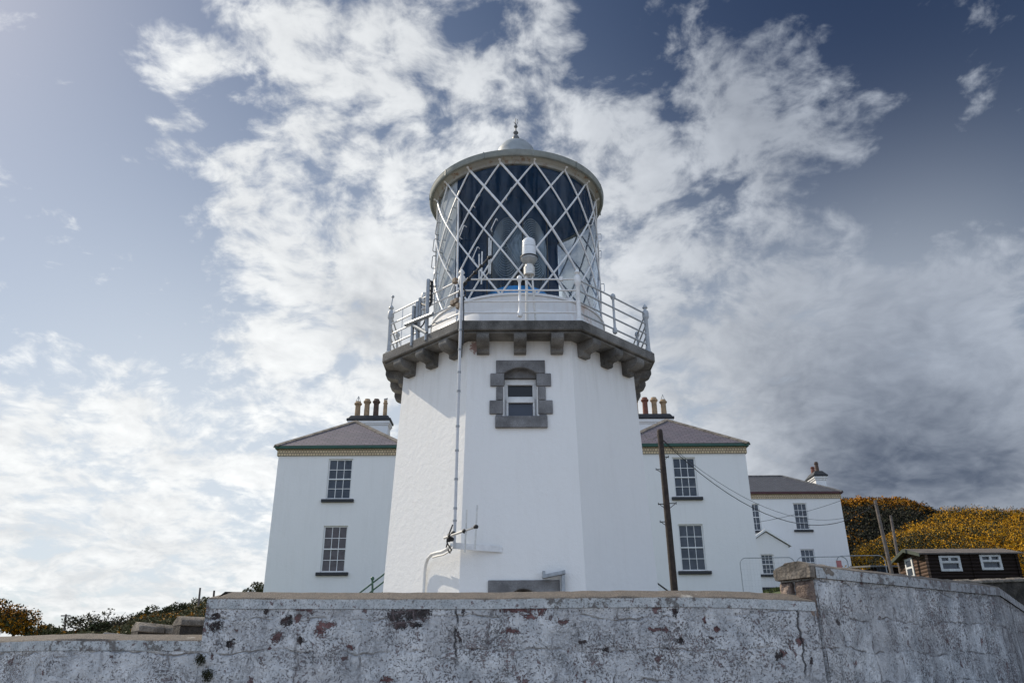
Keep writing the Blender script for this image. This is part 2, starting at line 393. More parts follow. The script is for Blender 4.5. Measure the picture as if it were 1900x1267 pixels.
def hill_mat(name, a, b_, c_):
    m, nt, b, pos = new_mat(name)
    x, y, z = nt.sep(pos)
    n = nt.noise(pos, .35, 6, .65)
    st = nt.noise(nt.comb(nt.math('MULTIPLY', x, 1.2), y, nt.math('MULTIPLY', z, .5)), 1.3, 5, .7)
    cl = nt.mix(nt.mapr(n, .35, .65), rgb(*a), rgb(*b_)); cl = nt.mix(nt.mapr(st, .45, .7, 0, .7), cl, rgb(*c_))
    nt.set(b.inputs['Base Color'], cl); b.inputs['Roughness'].default_value = .95
    bump(nt, b, nt.noise(pos, 3, 5, .7), 1.0, .3)
    return m
MAT['hill'] = hill_mat('bracken_slope', (.045, .050, .022), (.085, .072, .035), (.11, .085, .03))
MAT['hill_dark'] = hill_mat('dark_earth_slope', (.016, .016, .010), (.03, .026, .016), (.026, .03, .014))
def ground_mat():
    m, nt, b, pos = new_mat('grass_and_gravel_ground')
    x, y, z = nt.sep(pos)
    n = nt.noise(pos, .5, 6, .65); f = nt.noise(pos, 25, 4, .7)
    grass = nt.mix(nt.mapr(n, .35, .65), rgb(.040, .065, .018), rgb(.085, .105, .035))
    path = nt.mix(nt.mapr(f, .3, .7), rgb(.20, .185, .165), rgb(.36, .34, .31))
    cl = nt.mix(nt.mapr(y, 22.0, 24.0), path, grass)
    nt.set(b.inputs['Base Color'], cl); b.inputs['Roughness'].default_value = .95
    bump(nt, b, f, .6, .04)
    return m
MAT['ground'] = ground_mat()

# ------------------------------------------------------------------ mesh helper
class MB:
    def __init__(self): self.v = []; self.f = []; self.mi = []; self.sm = []; self.uv = []
    def face(self, pts, m=0, smooth=False, uv=None):
        i = len(self.v); self.v += [tuple(p) for p in pts]
        self.f.append(tuple(range(i, i+len(pts)))); self.mi.append(m); self.sm.append(smooth)
        self.uv.append(uv or [(0, 0)]*len(pts))
    def hexa(self, bot, top, m=0):
        i = len(self.v); self.v += [tuple(p) for p in bot] + [tuple(p) for p in top]
        for q in ((3, 2, 1, 0), (4, 5, 6, 7), (0, 1, 5, 4), (1, 2, 6, 5), (2, 3, 7, 6), (3, 0, 4, 7)):
            self.f.append(tuple(i+k for k in q)); self.mi.append(m); self.sm.append(False); self.uv.append([(0, 0)]*4)
    def box(self, x0, x1, y0, y1, z0, z1, m=0):
        b = [(x0, y0), (x1, y0), (x1, y1), (x0, y1)]
        self.hexa([(*p, z0) for p in b], [(*p, z1) for p in b], m)
    def obox(self, c, ax, ay, az, hx, hy, hz, m=0):
        c = Vector(c); ax, ay, az = Vector(ax)*hx, Vector(ay)*hy, Vector(az)*hz
        q = [(-1, -1), (1, -1), (1, 1), (-1, 1)]
        self.hexa([c + ax*i + ay*j - az for i, j in q], [c + ax*i + ay*j + az for i, j in q], m)
    def prism(self, poly, off, m=0):
        off = Vector(off); a = [Vector(p) for p in poly]; bq = [p+off for p in a]; n = len(a)
        i = len(self.v); self.v += [tuple(p) for p in a+bq]
        fs = [tuple(i+k for k in range(n))[::-1], tuple(i+n+k for k in range(n))] + [(i+k, i+(k+1) % n, i+n+(k+1) % n, i+n+k) for k in range(n)]
        for q in fs: self.f.append(q); self.mi.append(m); self.sm.append(False); self.uv.append([(0, 0)]*len(q))
    def tube(self, pts, r, n=8, m=0, caps=True):
        pts = [Vector(p) for p in pts]; R_ = r if isinstance(r, (list, tuple)) else [r]*len(pts)
        base = len(self.v); up = None
        for k, p in enumerate(pts):
            t = (pts[min(k+1, len(pts)-1)] - pts[max(k-1, 0)]).normalized()
            if up is None: up = Vector((0, 0, 1)) if abs(t.z) < .9 else Vector((1, 0, 0))
            a = t.cross(up).normalized(); b = a.cross(t).normalized(); up = b
            for j in range(n):
                q = 2*PI*j/n; self.v.append(tuple(p + (a*math.cos(q) + b*math.sin(q))*R_[k]))
        for k in range(len(pts)-1):
            for j in range(n):
                self.f.append((base+k*n+j, base+k*n+(j+1) % n, base+(k+1)*n+(j+1) % n, base+(k+1)*n+j)); self.mi.append(m); self.sm.append(True); self.uv.append([(0, 0)]*4)
        if caps:
            for q in (tuple(base+j for j in range(n))[::-1], tuple(base+(len(pts)-1)*n+j for j in range(n))):
                self.f.append(q); self.mi.append(m); self.sm.append(False); self.uv.append([(0, 0)]*n)
    def lathe(self, cx, cy, prof, n=24, m=0, smooth=True, a0=0, a1=2*PI, axis=None):
        full = abs(a1-a0-2*PI) < 1e-6; k = n if full else n+1; base = len(self.v)
        for r, z in prof:
            for j in range(k):
                a = a0 + (a1-a0)*j/n; self.v.append((cx + r*math.sin(a), cy - r*math.cos(a), z))
        for i in range(len(prof)-1):
            for j in range(n):
                j2 = (j+1) % k
                self.f.append((base+i*k+j, base+i*k+j2, base+(i+1)*k+j2, base+(i+1)*k+j)); self.mi.append(m); self.sm.append(smooth); self.uv.append([(0, 0)]*4)
    def ball(self, c, r, n=10, m=0, sz=1.0):
        self.lathe(c[0], c[1], [(max(r*math.sin(PI*k/n), 1e-4), c[2] - sz*r*math.cos(PI*k/n)) for k in range(n+1)], 12, m)
    def build(self, name, mats, parent=None, origin=(0, 0, 0), bevel=0, seg=2, split=False):
        me = bpy.data.meshes.new(name); o = Vector(origin)
        me.from_pydata([tuple(Vector(p)-o) for p in self.v], [], self.f)
        mats = mats if isinstance(mats, (list, tuple)) else [mats]
        for mm in mats: me.materials.append(MAT[mm] if isinstance(mm, str) else mm)
        for p, mi, sm in zip(me.polygons, self.mi, self.sm): p.material_index = mi; p.use_smooth = sm
        if any(any(t != (0, 0) for t in q) for q in self.uv):
            ul = me.uv_layers.new(name='UVMap'); k = 0
            for q in self.uv:
                for t in q: ul.data[k].uv = t; k += 1
        me.update()
        if len(me.polygons) < 20000: me.set_sharp_from_angle(angle=.62)
        ob = bpy.data.objects.new(name, me); COL.objects.link(ob)
        if parent is None: ob.location = o
        else: ob.parent = parent
        if bevel:
            bm = ob.modifiers.new('bevel', 'BEVEL'); bm.width = bevel; bm.segments = seg; bm.limit_method = 'ANGLE'; bm.angle_limit = .6
        return ob
def tag(o, label=None, cat=None, group=None, kind=None):
    for k, v in (('label', label), ('category', cat), ('group', group), ('kind', kind)):
        if v: o[k] = v
    return o
class Thing:
    """an Empty at the thing's base; parts are built in world coordinates round it"""
    def __init__(self, name, loc, label, cat, group=None):
        self.o = bpy.data.objects.new(name, None); COL.objects.link(self.o)
        self.o.location = loc; self.o.empty_display_size = .3; self.loc = Vector(loc)
        tag(self.o, label, cat, group)
    def part(self, mb, name, mats, parent=None, **kw):
        return mb.build(name, mats, parent or self.o, self.loc, **kw)

# ------------------------------------------------------------------ LIGHTHOUSE
ZB, ZT = EZ(6.231), EZ(6.439)           # gallery slab
LH = Thing('lighthouse', (TX, TY, EZ(-.4)), 'white octagonal lighthouse with dark stone gallery and glazed lantern', 'lighthouse')
def frame(k):
    a = k*PI/4 + YAW
    return Vector((math.sin(a), -math.cos(a), 0)), Vector((math.cos(a), math.sin(a), 0))
CEN = Vector((TX, TY, 0))
def Rw(z): return 2.70 + (EZ(6.2) - z)*.2/4.8
def fpt(k, u, z, d=0.0):
    n, t = frame(k)
    p = CEN + n*(Rw(z)*math.cos(PI/8) + d) + t*u; p.z = z
    return p
def fpx(px, py):
    """photo point on the tower's front face -> (u, z)"""
    n, t = frame(0); z = EZ(4)
    for _ in range(30):
        p = on_plane(px, py, CEN + n*Rw(z)*math.cos(PI/8), n); z = p.z
    return (p - CEN).dot(t), p.z
def WZ(x, y): return fpx(880 + x/7.456, 640 + y/7.456)     # from the window close-up

hw = lambda z: Rw(z)*math.sin(PI/8)
z_base = EZ(-.4)
wl, wr = WZ(415, 700)[0], WZ(865, 700)[0]
w_top, w_bot = WZ(645, 395)[1], WZ(645, 990)[1]
w_arch = WZ(645, 320)[1]
dl, dr = fpx(938, 1098)[0], fpx(1004, 1098)[0]
d_top = fpx(972, 1104.5)[1]; d_arch = fpx(972, 1092.5)[1]
shaft = MB()
for k in range(1, 8):
    zs = [z_base, EZ(1.5), EZ(3.2), EZ(4.8), ZB+.02]
    for za, zb_ in zip(zs, zs[1:]):
        shaft.face([fpt(k, -hw(za), za), fpt(k, hw(za), za), fpt(k, hw(zb_), zb_), fpt(k, -hw(zb_), zb_)])
zs = [z_base, d_arch, w_bot, w_arch, ZB+.02]
for i, (za, zb_) in enumerate(zip(zs, zs[1:])):
    hole = (dl, dr) if i == 0 else (wl, wr) if i == 2 else None
    L0, L1, R0, R1 = -hw(za), -hw(zb_), hw(za), hw(zb_)
    if hole is None: shaft.face([fpt(0, L0, za), fpt(0, R0, za), fpt(0, R1, zb_), fpt(0, L1, zb_)])
    else:
        shaft.face([fpt(0, L0, za), fpt(0, hole[0], za), fpt(0, hole[0], zb_), fpt(0, L1, zb_)])
        shaft.face([fpt(0, hole[1], za), fpt(0, R0, za), fpt(0, R1, zb_), fpt(0, hole[1], zb_)])
LH.part(shaft, 'wall', 'tower')

# window of the tower -------------------------------------------------
def fblock(mb, k, u0, u1, z0, z1, d0, d1, m=0):
    mb.hexa([fpt(k, u0, z0, d1), fpt(k, u1, z0, d1), fpt(k, u1, z0, d0), fpt(k, u0, z0, d0)],
            [fpt(k, u0, z1, d1), fpt(k, u1, z1, d1), fpt(k, u1, z1, d0), fpt(k, u0, z1, d0)], m)
def lintel(mb, k, u0, u1, a0, a1, zspring, zcrown, ztop, d0, d1):
    n = 14; pts = [(u0, zspring), (a0, zspring)]
    for i in range(1, n):
        q = i/n; pts.append((a0 + (a1-a0)*q, zspring + (zcrown-zspring)*(1-(2*q-1)**2)))
    pts += [(a1, zspring), (u1, zspring), (u1, ztop), (u0, ztop)]
    n_, _ = frame(k)
    mb.prism([fpt(k, u, z, d1) for u, z in pts], n_*(d0-d1))
sur = MB()
P0, P1 = .035, -.30
U = lambda x, y=700: WZ(x, y)[0]
Z = lambda y: WZ(645, y)[1]
lintel(sur, 0, U(300), U(987), wl, wr, Z(395), Z(320), Z(217), P1, P0)
g = .004
for (xa, xb, ya, yb, dd) in [(218, 417, 395, 578, .004), (863, 1070, 395, 578, .0), (300, 402, 580, 766, -.004), (878, 992, 580, 766, .0), (209, 402, 768, 960, .006), (878, 1083, 766, 960, .003)]:
    fblock(sur, 0, U(xa)+g, U(xb)-g, Z(yb)+g, Z(ya)-g, P1, P0+dd)
fblock(sur, 0, U(292), U(1003), Z(1150), Z(990), P1, P0+.03)
fblock(sur, 0, U(300), U(388), Z(990), Z(962), P1, P0); fblock(sur, 0, U(895), U(995), Z(990), Z(962), P1, P0)
fblock(sur, 0, wl+.003, wr-.003, Z(428), Z(312), -.295, -.12)
win = LH.part(MB(), 'window', 'whiteframe')
surround = LH.part(sur, 'stone_surround', 'granite', win, bevel=.012)
fr = MB(); D0, D1 = -.26, -.19
def fr_box(xa, xb, ya, yb, d0=D0, d1=D1): fblock(fr, 0, U(xa), U(xb), Z(yb), Z(ya), d0, d1)
fr_box(418, 862, 431, 508); fr_box(405, 466, 508, 990); fr_box(812, 875, 508, 990)
fr_box(466, 812, 668, 700, D0, D1-.01); fr_box(440, 840, 702, 760, D0, D1+.035); fr_box(440, 472, 760, 990, D0, D1+.035); fr_box(815, 842, 760, 990, D0, D1+.035)
LH.part(fr, 'window_frame', 'whiteframe', win, bevel=.006)
pn = MB(); fblock(pn, 0, U(466), U(812), Z(668), Z(508), -.30, D0+.02); LH.part(pn, 'pane', 'pane_black', win)
pn = MB(); fblock(pn, 0, U(472), U(815), Z(990), Z(760), -.30, D0+.045); LH.part(pn, 'pane', 'pane_blue', win)
# a thing's window part must itself be a mesh: give it the dark reveal behind the frame
rv = MB(); fblock(rv, 0, wl-.05, wr+.05, Z(1000), Z(300), -.45, -.305); win.data = rv.build('reveal', 'darkroom', None, LH.loc).data
bpy.data.objects.remove([o for o in COL.objects if o.name.startswith('reveal')][0])

# doorway head
zl, zh = fpx(972, 1101)[1], fpx(972, 1076)[1]
dw = MB(); lintel(dw, 0, fpx(905.4, 1088)[0], fpx(1038.4, 1088)[0], dl, dr, d_top-.06, d_arch, zh, -.35, .04)
for a, b_ in ((fpx(905.4, 1088)[0], dl), (dr, fpx(1038.4, 1088)[0])):
    fblock(dw, 0, a, b_, z_base, d_top-.068, -.35, .035)
door = LH.part(dw, 'doorway', 'granite', bevel=.012)
dd = MB(); fblock(dd, 0, dl-.05, dr+.05, z_base, d_arch+.03, -.42, -.36); LH.part(dd, 'door', 'dark_door', door)
br = MB()
u0, u1 = fpx(1006, 1070)[0], fpx(1048, 1068)[0]; zz0, zz1 = fpx(1006, 1074.5)[1], fpx(1048, 1065)[1]
br.hexa([fpt(0, u0, zz0, .16), fpt(0, u1, zz1-.01, .16), fpt(0, u1, zz1-.01, .045), fpt(0, u0, zz0, .045)],
        [fpt(0, u0, zz0+.06, .16), fpt(0, u1, zz1+.06, .16), fpt(0, u1, zz1+.06, .045), fpt(0, u0, zz0+.06, .045)])
fblock(br, 0, u0, u0+.05, zz0+.061, zz0+.13, .05, .15)
fblock(br, 0, u1-.07, u1-.01, z_base, zz1-.012, .05, .13)
LH.part(br, 'door_bracket', 'galv', bevel=.006)

# gallery slab, corbels ------------------------------------------------
def octa(R, z): return [CEN + frame(k)[0]*R*math.cos(PI/8) + frame(k)[1]*R*math.sin(PI/8)*-1 + Vector((0, 0, z)) for k in range(8)]
slab = MB()
slab.prism(octa(3.2, ZB), (0, 0, ZT-ZB)); slab.prism(octa(3.13, ZB-.05), (0, 0, .048))
gal = LH.part(slab, 'gallery_deck', 'granite_soot', bevel=.02)
cprof = [(-.06, 0), (.43, 0), (.43, -.10)]
for i in range(1, 9):
    q = i/8*PI/2; cprof.append((.43 - .24*(1-math.cos(q)), -.10 - .17*math.sin(q)))
for i in range(1, 6):
    q = i/5*PI/2; cprof.append((.19 - .05*math.sin(q), -.27 - .05*(1-math.cos(q))))
cprof += [(.14, -.38), (.115, -.41), (-.06, -.41)]
for k in range(8):
    n, t = frame(k)
    for u in (-.735, .0, .735):
        cb = MB(); w = .125
        cb.prism([fpt(k, u-w, ZB-.051+z*.74, d) for d, z in cprof], t*(2*w))
        LH.part(cb, 'corbel', 'granite_soot', gal, bevel=.012)

# railing --------------------------------------------------------------
RP = 3.07
corner = octa(RP, 0)          # corner k lies between face k-1 and face k
HR = (.965, .715, .465, .215)
for k in range(8):
    p = corner[k]; pb = MB()
    prof = [(.085, 0), (.085, .035), (.055, .06), (.047, .3), (.042, .82), (.06, .85), (.072, .88), (.072, 1.0), (.06, 1.03), (.035, 1.05), (.03, 1.08), (.06, 1.11), (.05, 1.14), (.02, 1.18), (.004, 1.21)]
    pb.lathe(p.x, p.y, [(r, ZT+z) for r, z in prof], 12)
    if k == 7: pb.tube([(p.x, p.y, ZT+1.2), (p.x+.02, p.y, ZT+1.38)], .012, 6); pb.ball((p.x+.02, p.y, ZT+1.40), .035, 8)
    LH.part(pb, 'railing_post', 'shaded_paint' if k in (7, 2, 3, 4, 5, 6) else 'paint')
for k in range(8):
    a, b_ = corner[k], corner[(k+1) % 8]
    light = k in (0, 7)
    for h in HR:
        rb = MB(); z = Vector((0, 0, ZT+h)); dv = (b_-a).normalized()*.04
        rb.tube([a+z+dv, b_+z-dv], .0185, 8); LH.part(rb, 'rail', 'paint' if light else 'shaded_paint')
    mid = (a+b_)/2; bb = MB()
    if k == 7: mid = a + (b_-a)*.18
    bb.lathe(mid.x, mid.y, [(r, ZT+z) for r, z in [(.004, .10), (.045, .13), (.055, .18), (.045, .23), (.028, .27), (.026, .45), (.034, .465), (.026, .48), (.026, .70), (.034, .715), (.026, .73), (.026, .9), (.045, .93), (.06, .97), (.05, 1.02), (.02, 1.05), (.003, 1.055)]] if k != 7 else [(r, ZT+z) for r, z in [(.012, 0), (.012, .97)]], 12)
    LH.part(bb, 'baluster', 'paint' if light else 'shaded_paint')
rc = MB()                     # clamp on the front top rail
q = at(1040.5, 513, TY-2.82); rc.obox((q.x, (corner[0].y+corner[1].y)/2, ZT+.965), (1, 0, 0), (0, 1, 0), (0, 0, 1), .035, .032, .042)
LH.part(rc, 'rail_clamp', 'paint', bevel=.008)

# lantern --------------------------------------------------------------
G0, G1, GR = EZ(7.5), EZ(10.9), 1.975
mu = MB(); mu.lathe(TX, TY, [(2.07, ZT-.01), (2.07, EZ(7.10)), (2.06, EZ(7.115)), (2.035, EZ(7.12)), (2.03, G0-.06), (2.06, G0-.05), (2.06, G0), (1.2, G0+.01), (.02, G0+.01)], 72)
lan = LH.part(mu, 'lantern_base', 'murette')
gl = MB(); gl.lathe(TX, TY, [(GR, G0), (GR, G1)], 96); LH.part(gl, 'lantern_glass', 'lantern_glass', lan)
NODE = 16; PH0 = math.radians(11.6)
for i in range(NODE):
    for sgn in (1, -1):
        gb = MB(); a0 = PH0 + i*2*PI/NODE; pts = []
        for j in range(19):
            q = j/18; a = a0 + sgn*q*math.radians(67.5); r = GR + .02 + (.012 if sgn > 0 else 0)
            pts.append((TX + r*math.sin(a), TY - r*math.cos(a), G1 + (G0-G1)*q))
        gb.tube(pts, .029 if (i in (14, 15) and sgn > 0) else .0215, 8)
        LH.part(gb, 'glazing_bar', 'paint', lan)
rf = MB(); rf.lathe(TX, TY, [(1.93, G1-.06), (2.01, G1-.06), (2.03, G1+.0), (2.06, G1+.02), (2.13, G1+.07), (2.135, G1+.10)], 96, 0)
roof = LH.part(rf, 'roof_soffit', 'soffit', lan)
gt = MB(); gt.lathe(TX, TY, [(2.125, G1+.07), (2.15, G1+.045), (2.185, G1+.05), (2.205, G1+.085), (2.205, G1+.16), (2.215, G1+.19), (2.19, G1+.20), (2.12, G1+.19), (.57, EZ(12.02))], 96, 0)
for i in range(12):
    a = i*PI/6 + .17
    gt.obox((TX + 2.205*math.sin(a), TY - 2.205*math.cos(a), G1+.125), (math.cos(a), math.sin(a), 0), (math.sin(a), -math.cos(a), 0), (0, 0, 1), .012, .012, .085)
LH.part(gt, 'roof_gutter', simple('grey_green_painted_gutter', (.235, .255, .24), .55, .2, 5), lan)
for i in range(NODE):
    a = PH0 + i*2*PI/NODE; sn = MB()
    sn.ball((TX + 2.08*math.sin(a), TY - 2.08*math.cos(a), G1+.035), .032, 8)
    sn.tube([(TX + 2.08*math.sin(a), TY - 2.08*math.cos(a), G1+.06), (TX + 2.0*math.sin(a), TY - 2.0*math.cos(a), G1-.05)], .02, 6)
    LH.part(sn, 'bar_boss', 'paint', lan)
dm = MB(); dm.lathe(TX, TY, [(.56, EZ(12.0)), (.56, EZ(12.36)), (.53, EZ(12.40)), (.52, EZ(12.52)), (.47, EZ(12.68)), (.36, EZ(12.83)), (.22, EZ(12.93)), (.10, EZ(12.975)), (.02, EZ(12.985))], 40)
MAT['domepaint'] = simple('mid_grey_dome_paint', (.27, .30, .32), .5, .15, 6)
MAT['finialpaint'] = simple('dark_grey_finial_paint', (.11, .12, .13), .5, .2, 9)
LH.part(dm, 'ventilator_dome', 'domepaint', lan)
fi = MB(); zf = EZ(12.965)
fi.lathe(TX, TY, [(.03, zf), (.05, zf+0.023), (.095, zf+0.078), (.098, zf+0.133), (.07, zf+0.195), (.03, zf+0.250), (.055, zf+0.281), (.07, zf+0.312), (.055, zf+0.343), (.022, zf+0.374), (.018, zf+0.468), (.045, zf+0.499), (.05, zf+0.523), (.03, zf+0.554), (.014, zf+0.593), (.010, zf+0.764), (.003, zf+0.796)], 16)
fi.tube([(TX+.02, TY, zf+0.562), (TX+.06, TY, zf+0.671), (TX+.05, TY, zf+0.757)], .009, 6); fi.tube([(TX, TY, zf+0.577), (TX-.05, TY, zf+0.671)], .008, 6)
LH.part(fi, 'finial', 'finialpaint', lan)
lc = MB(); pa, pb_ = on_cyl(850.5, 372, GR+.06), on_cyl(847, 602, GR+.08)
lc.tube([pa, (pb_.x, pb_.y, pb_.z)], .022, 8); LH.part(lc, 'conductor_rod', 'paint', lan)
for (x, y) in [(375, 620), (362, 705), (355, 790), (363, 880), (447, 545), (398, 712), (437, 808), (352, 950), (500, 640), (567, 480), (565, 750), (655, 605), (730, 445), (1180, 665), (1180, 752), (1140, 585), (1195, 920), (1135, 890)]:
    p = on_cyl(680 + x/2.754, 200 + y/2.754, GR+.03)
    n = (Vector((p.x, p.y, 0)) - CEN).normalized(); t = Vector((-n.y, n.x, 0))
    if t.x < 0: t = -t
    lean = (t*.42*(1 if x < 900 else 1) + Vector((0, 0, .9))).normalized()
    hb = MB(); o_ = n*.095
    a, b_ = p - lean*.15, p + lean*.15
    hb.tube([a, a+o_*.8, a+o_+lean*.02, b_+o_-lean*.02, b_+o_*.8, b_], .0115, 6); LH.part(hb, 'grab_handle', 'galv' if x < 480 else 'paint', lan)
ce = MB(); ce.lathe(TX, TY, [(1.96, G1-.05), (1.4, G1+.15), (.02, G1+.35)], 48); LH.part(ce, 'lantern_ceiling', 'navy', lan)
scn = MB(); scn.lathe(TX, TY, [(1.90, G0+.012), (1.90, G1-.06)], 48, 0, True, math.radians(144), math.radians(276)); LH.part(scn, 'lantern_blind', 'navy', lan)
scn = MB(); scn.lathe(TX, TY, [(1.93, G0+.012), (1.93, G1-.06)], 24, 0, True, math.radians(268), math.radians(313)); LH.part(scn, 'lantern_curtain', simple('pale_grey_curtain', (.62, .62, .62), .8, .1, 2), lan)

# optic ------------------------------------------------------------------
OP = Thing('lighthouse_lens', (TX, TY, G0+.012), 'ribbed glass lens with ringed panels standing inside the lantern', 'lens')
def lens_mat():
    m, nt, b, pos = new_mat('ribbed_lens_glass')
    b.inputs['Base Color'].default_value = rgb(.22, .27, .30); b.inputs['Roughness'].default_value = .15
    b.inputs['Specular IOR Level'].default_value = .9; b.inputs['Coat Weight'].default_value = .6
    return m
MAT['lens'] = lens_mat(); MAT['lensframe'] = simple('bronze_lens_frame', (.08, .07, .055), .4, .3, 6, metal=.6)
zc = at(940, 455, TY-.7).z
for k in range(6):
    a = math.radians(-22 + 60*k); n = Vector((math.sin(a), -math.cos(a), 0)); t = Vector((math.cos(a), math.sin(a), 0))
    lp = MB(); c0 = CEN + n*.72; c0.z = zc
    for i in range(13):
        rx, rz = .05 + .03*i, .06 + .064*i
        dpt = -.012*i*.6
        pts = [c0 + n*dpt + t*(rx*math.cos(q)) + Vector((0, 0, rz*math.sin(q))) for q in [2*PI*j/36 for j in range(37)]]
        lp.tube(pts, .0115 if i < 6 else .015, 5, 0, False)
    LP = OP.part(lp, 'lens_panel', 'lens')
    fb = MB(); sd = t*.42
    for sg in (1,):
        fb.tube([c0 + sd - n*.05 - Vector((0, 0, .95)), c0 + sd - n*.05 + Vector((0, 0, .9))], .022, 6)
    OP.part(fb, 'panel_mullion', 'lensframe', LP)
core = MB(); core.lathe(TX, TY, [(.16, zc-.9), (.16, zc-.35), (.07, zc-.3), (.07, zc-.1), (.02, zc-.05)], 16); OP.part(core, 'lamp_holder', 'lensframe')
tp = MB(); prof = [(.80, G0+.014), (.80, EZ(8.24)), (.77, EZ(8.33)), (.6, EZ(8.38)), (.02, EZ(8.40))]; tp.lathe(TX, TY, prof, 48)
OP.part(tp, 'blue_cover', 'tarp')
for i in range(6):
    a = 2*PI*i/6 + .3; lg = MB(); 
    lg.tube([(TX+.5*math.sin(a), TY-.5*math.cos(a), EZ(8.36)), (TX+.62*math.sin(a), TY-.62*math.cos(a), zc-.93)], .03, 6); OP.part(lg, 'lens_support', 'lensframe')

# small beacon on the gallery ------------------------------------------------
BY = TY - 2.55
bc = at(982, 505, BY); sc_ = (at(991, 500, BY) - at(970, 500, BY)).length/2
frosted = simple('milky_beacon_cover', (.74, .77, .80), .18, .1, 8)
BE = Thing('beacon_lamp', (bc.x, BY, G0), 'small clear drum beacon on a grey pedestal in front of the lantern glass', 'lamp')
zq = lambda y: at(982, y, BY).z
b0, b1, b2, b3, b4 = zq(511), zq(497), zq(492), zq(478), zq(445)
bb = MB(); bb.lathe(bc.x, BY, [(.02, b0), (sc_, b0), (sc_, b1), (sc_*.8, b1+.01), (sc_*.75, b2)], 20); BE.part(bb, 'beacon_base', 'alu')
bb = MB(); bb.lathe(bc.x, BY, [(sc_*.78, b2+.002), (sc_*1.05, b2+.04), (sc_*1.5, b3-.05), (sc_*1.52, b3-.03)], 28); BE.part(bb, 'beacon_skirt', 'galv')
bb = MB(); bb.lathe(bc.x, BY, [(sc_*1.52, b3-.028), (sc_*1.6, b3-.02), (sc_*1.6, b3), (sc_*1.2, b3+.005), (.02, b3+.006)], 28); BE.part(bb, 'beacon_flange', 'cable')
bb = MB(); bb.lathe(bc.x, BY, [(sc_*1.28, b3+.008), (sc_*1.22, b4-.1), (sc_*1.12, b4-.03), (sc_*.9, b4), (.02, b4+.005)], 28); cov = BE.part(bb, 'beacon_cover', frosted)
bb = MB(); bb.lathe(bc.x, BY, [(sc_*1.235, b3+(b4-b3)*.52), (sc_*1.245, b3+(b4-b3)*.54), (sc_*1.235, b3+(b4-b3)*.56)], 28); BE.part(bb, 'beacon_seam', 'galv')
bb = MB(); bb.tube([(bc.x, BY, b4+.004), (bc.x, BY, b4+.075)], .014, 6); BE.part(bb, 'beacon_spike', 'whitecable')
bb = MB(); bb.tube([(bc.x-.06, BY, ZT), (bc.x-.06, BY, b0+.03)], .03, 8); bb.tube([(bc.x+.12, BY, ZT), (bc.x+.06, BY, b0+.02)], .02, 8); BE.part(bb, 'beacon_post', 'alu')

# conduit, antennas ------------------------------------------------------------
n0, t0 = frame(0)
ca = at(842.5, 1017, TY-2.86); cb_ = at(857.5, 503, TY-3.17)
CD = Thing('conduit_pipe', ca, 'thin pale conduit pole running up the front left corner of the tower to the railing', 'pipe')
mb = MB(); mb.tube([ca, cb_], .030, 10); CD.part(mb, 'pipe', simple('pale_grey_conduit', (.55, .57, .60), .45, .1, 6))
for y in (942, 965, 888, 835, 790, 725, 690, 648, 612):
    k = (1017-y)/(1017-503); k2 = 0
    lo, hi = 0, 1
    for _ in range(30):
        k2 = (lo+hi)/2; p = ca.lerp(cb_, k2)
        # image row of the point
        v = p - Vector((0, 0, EYE)); yy = 633.5 - F*(v.dot(upv))/v.dot(fw)
        if yy > y: lo = k2
        else: hi = k2
    mb = MB(); p = ca.lerp(cb_, k2); dz = (cb_-ca).normalized()*.018
    mb.tube([p-dz, p+dz], .038, 10); CD.part(mb, 'pipe_band', 'galv')
mb = MB(); u0 = -1.33; pz = at(880, 1013, TY-2.65).z
e0 = Vector((ca.x-.03, ca.y, ca.z+.05)); ue, ze = fpx(932, 1019)
e1 = fpt(0, ue, ze, .012)
axx = (e1-e0).normalized()
mb.obox((e0+e1)/2, axx, axx.cross(Vector((0, 0, 1))).normalized(), Vector((0, 0, 1)), (e1-e0).length/2, .008, .055)
CD.part(mb, 'wall_bracket', 'paint', bevel=.003)

def yagi(name, label, boom, els, mats, knots):
    T = Thing(name, boom[0], label, 'antenna')
    m_ = MB(); m_.tube(boom, .022, 8); T.part(m_, 'boom', mats[0])
    for a, b_ in els:
        m_ = MB(); m_.tube([a, b_], .017, 6); T.part(m_, 'element', mats[1])
    m_ = MB()
    for kk in knots: m_.ball(kk, .045, 6, 0, .9)
    T.part(m_, 'cable_clamp', 'cable')
    return T
Ylo = TY - 3.02
b0_, b1_ = at(824, 998, Ylo), at(885, 976, Ylo-.35)
YG = yagi('wall_antenna', 'small two rod aerial on a pale boom bracketed low on the tower', [b0_, b1_],
     [(at(866, 945, Ylo-.24), at(862.5, 1024, Ylo-.24)), (at(885.5, 937, Ylo-.35), at(881, 1018, Ylo-.35))], ('alu', 'alu'),
     [at(835, 994, Ylo-.05), at(838, 1000, Ylo), at(833, 1001, Ylo), at(841, 989, Ylo-.05), at(862, 985, Ylo-.22), at(883, 977, Ylo-.34)])
m_ = MB(); m_.tube([at(840, 973, Ylo), at(833, 991, Ylo), at(828, 1016, Ylo+.1)], .013, 6); m_.tube([at(832, 990, Ylo), at(829, 1005, Ylo-.02), at(833, 1013, Ylo-.02), at(838, 1020, Ylo-.02), at(835, 1026, Ylo), at(831, 1019, Ylo)], .012, 6)
YG.part(m_, 'loose_cable', 'cable')
Yup = TY - 3.1
b0_, b1_ = at(856, 532, Yup), at(911, 475, Yup+.25)
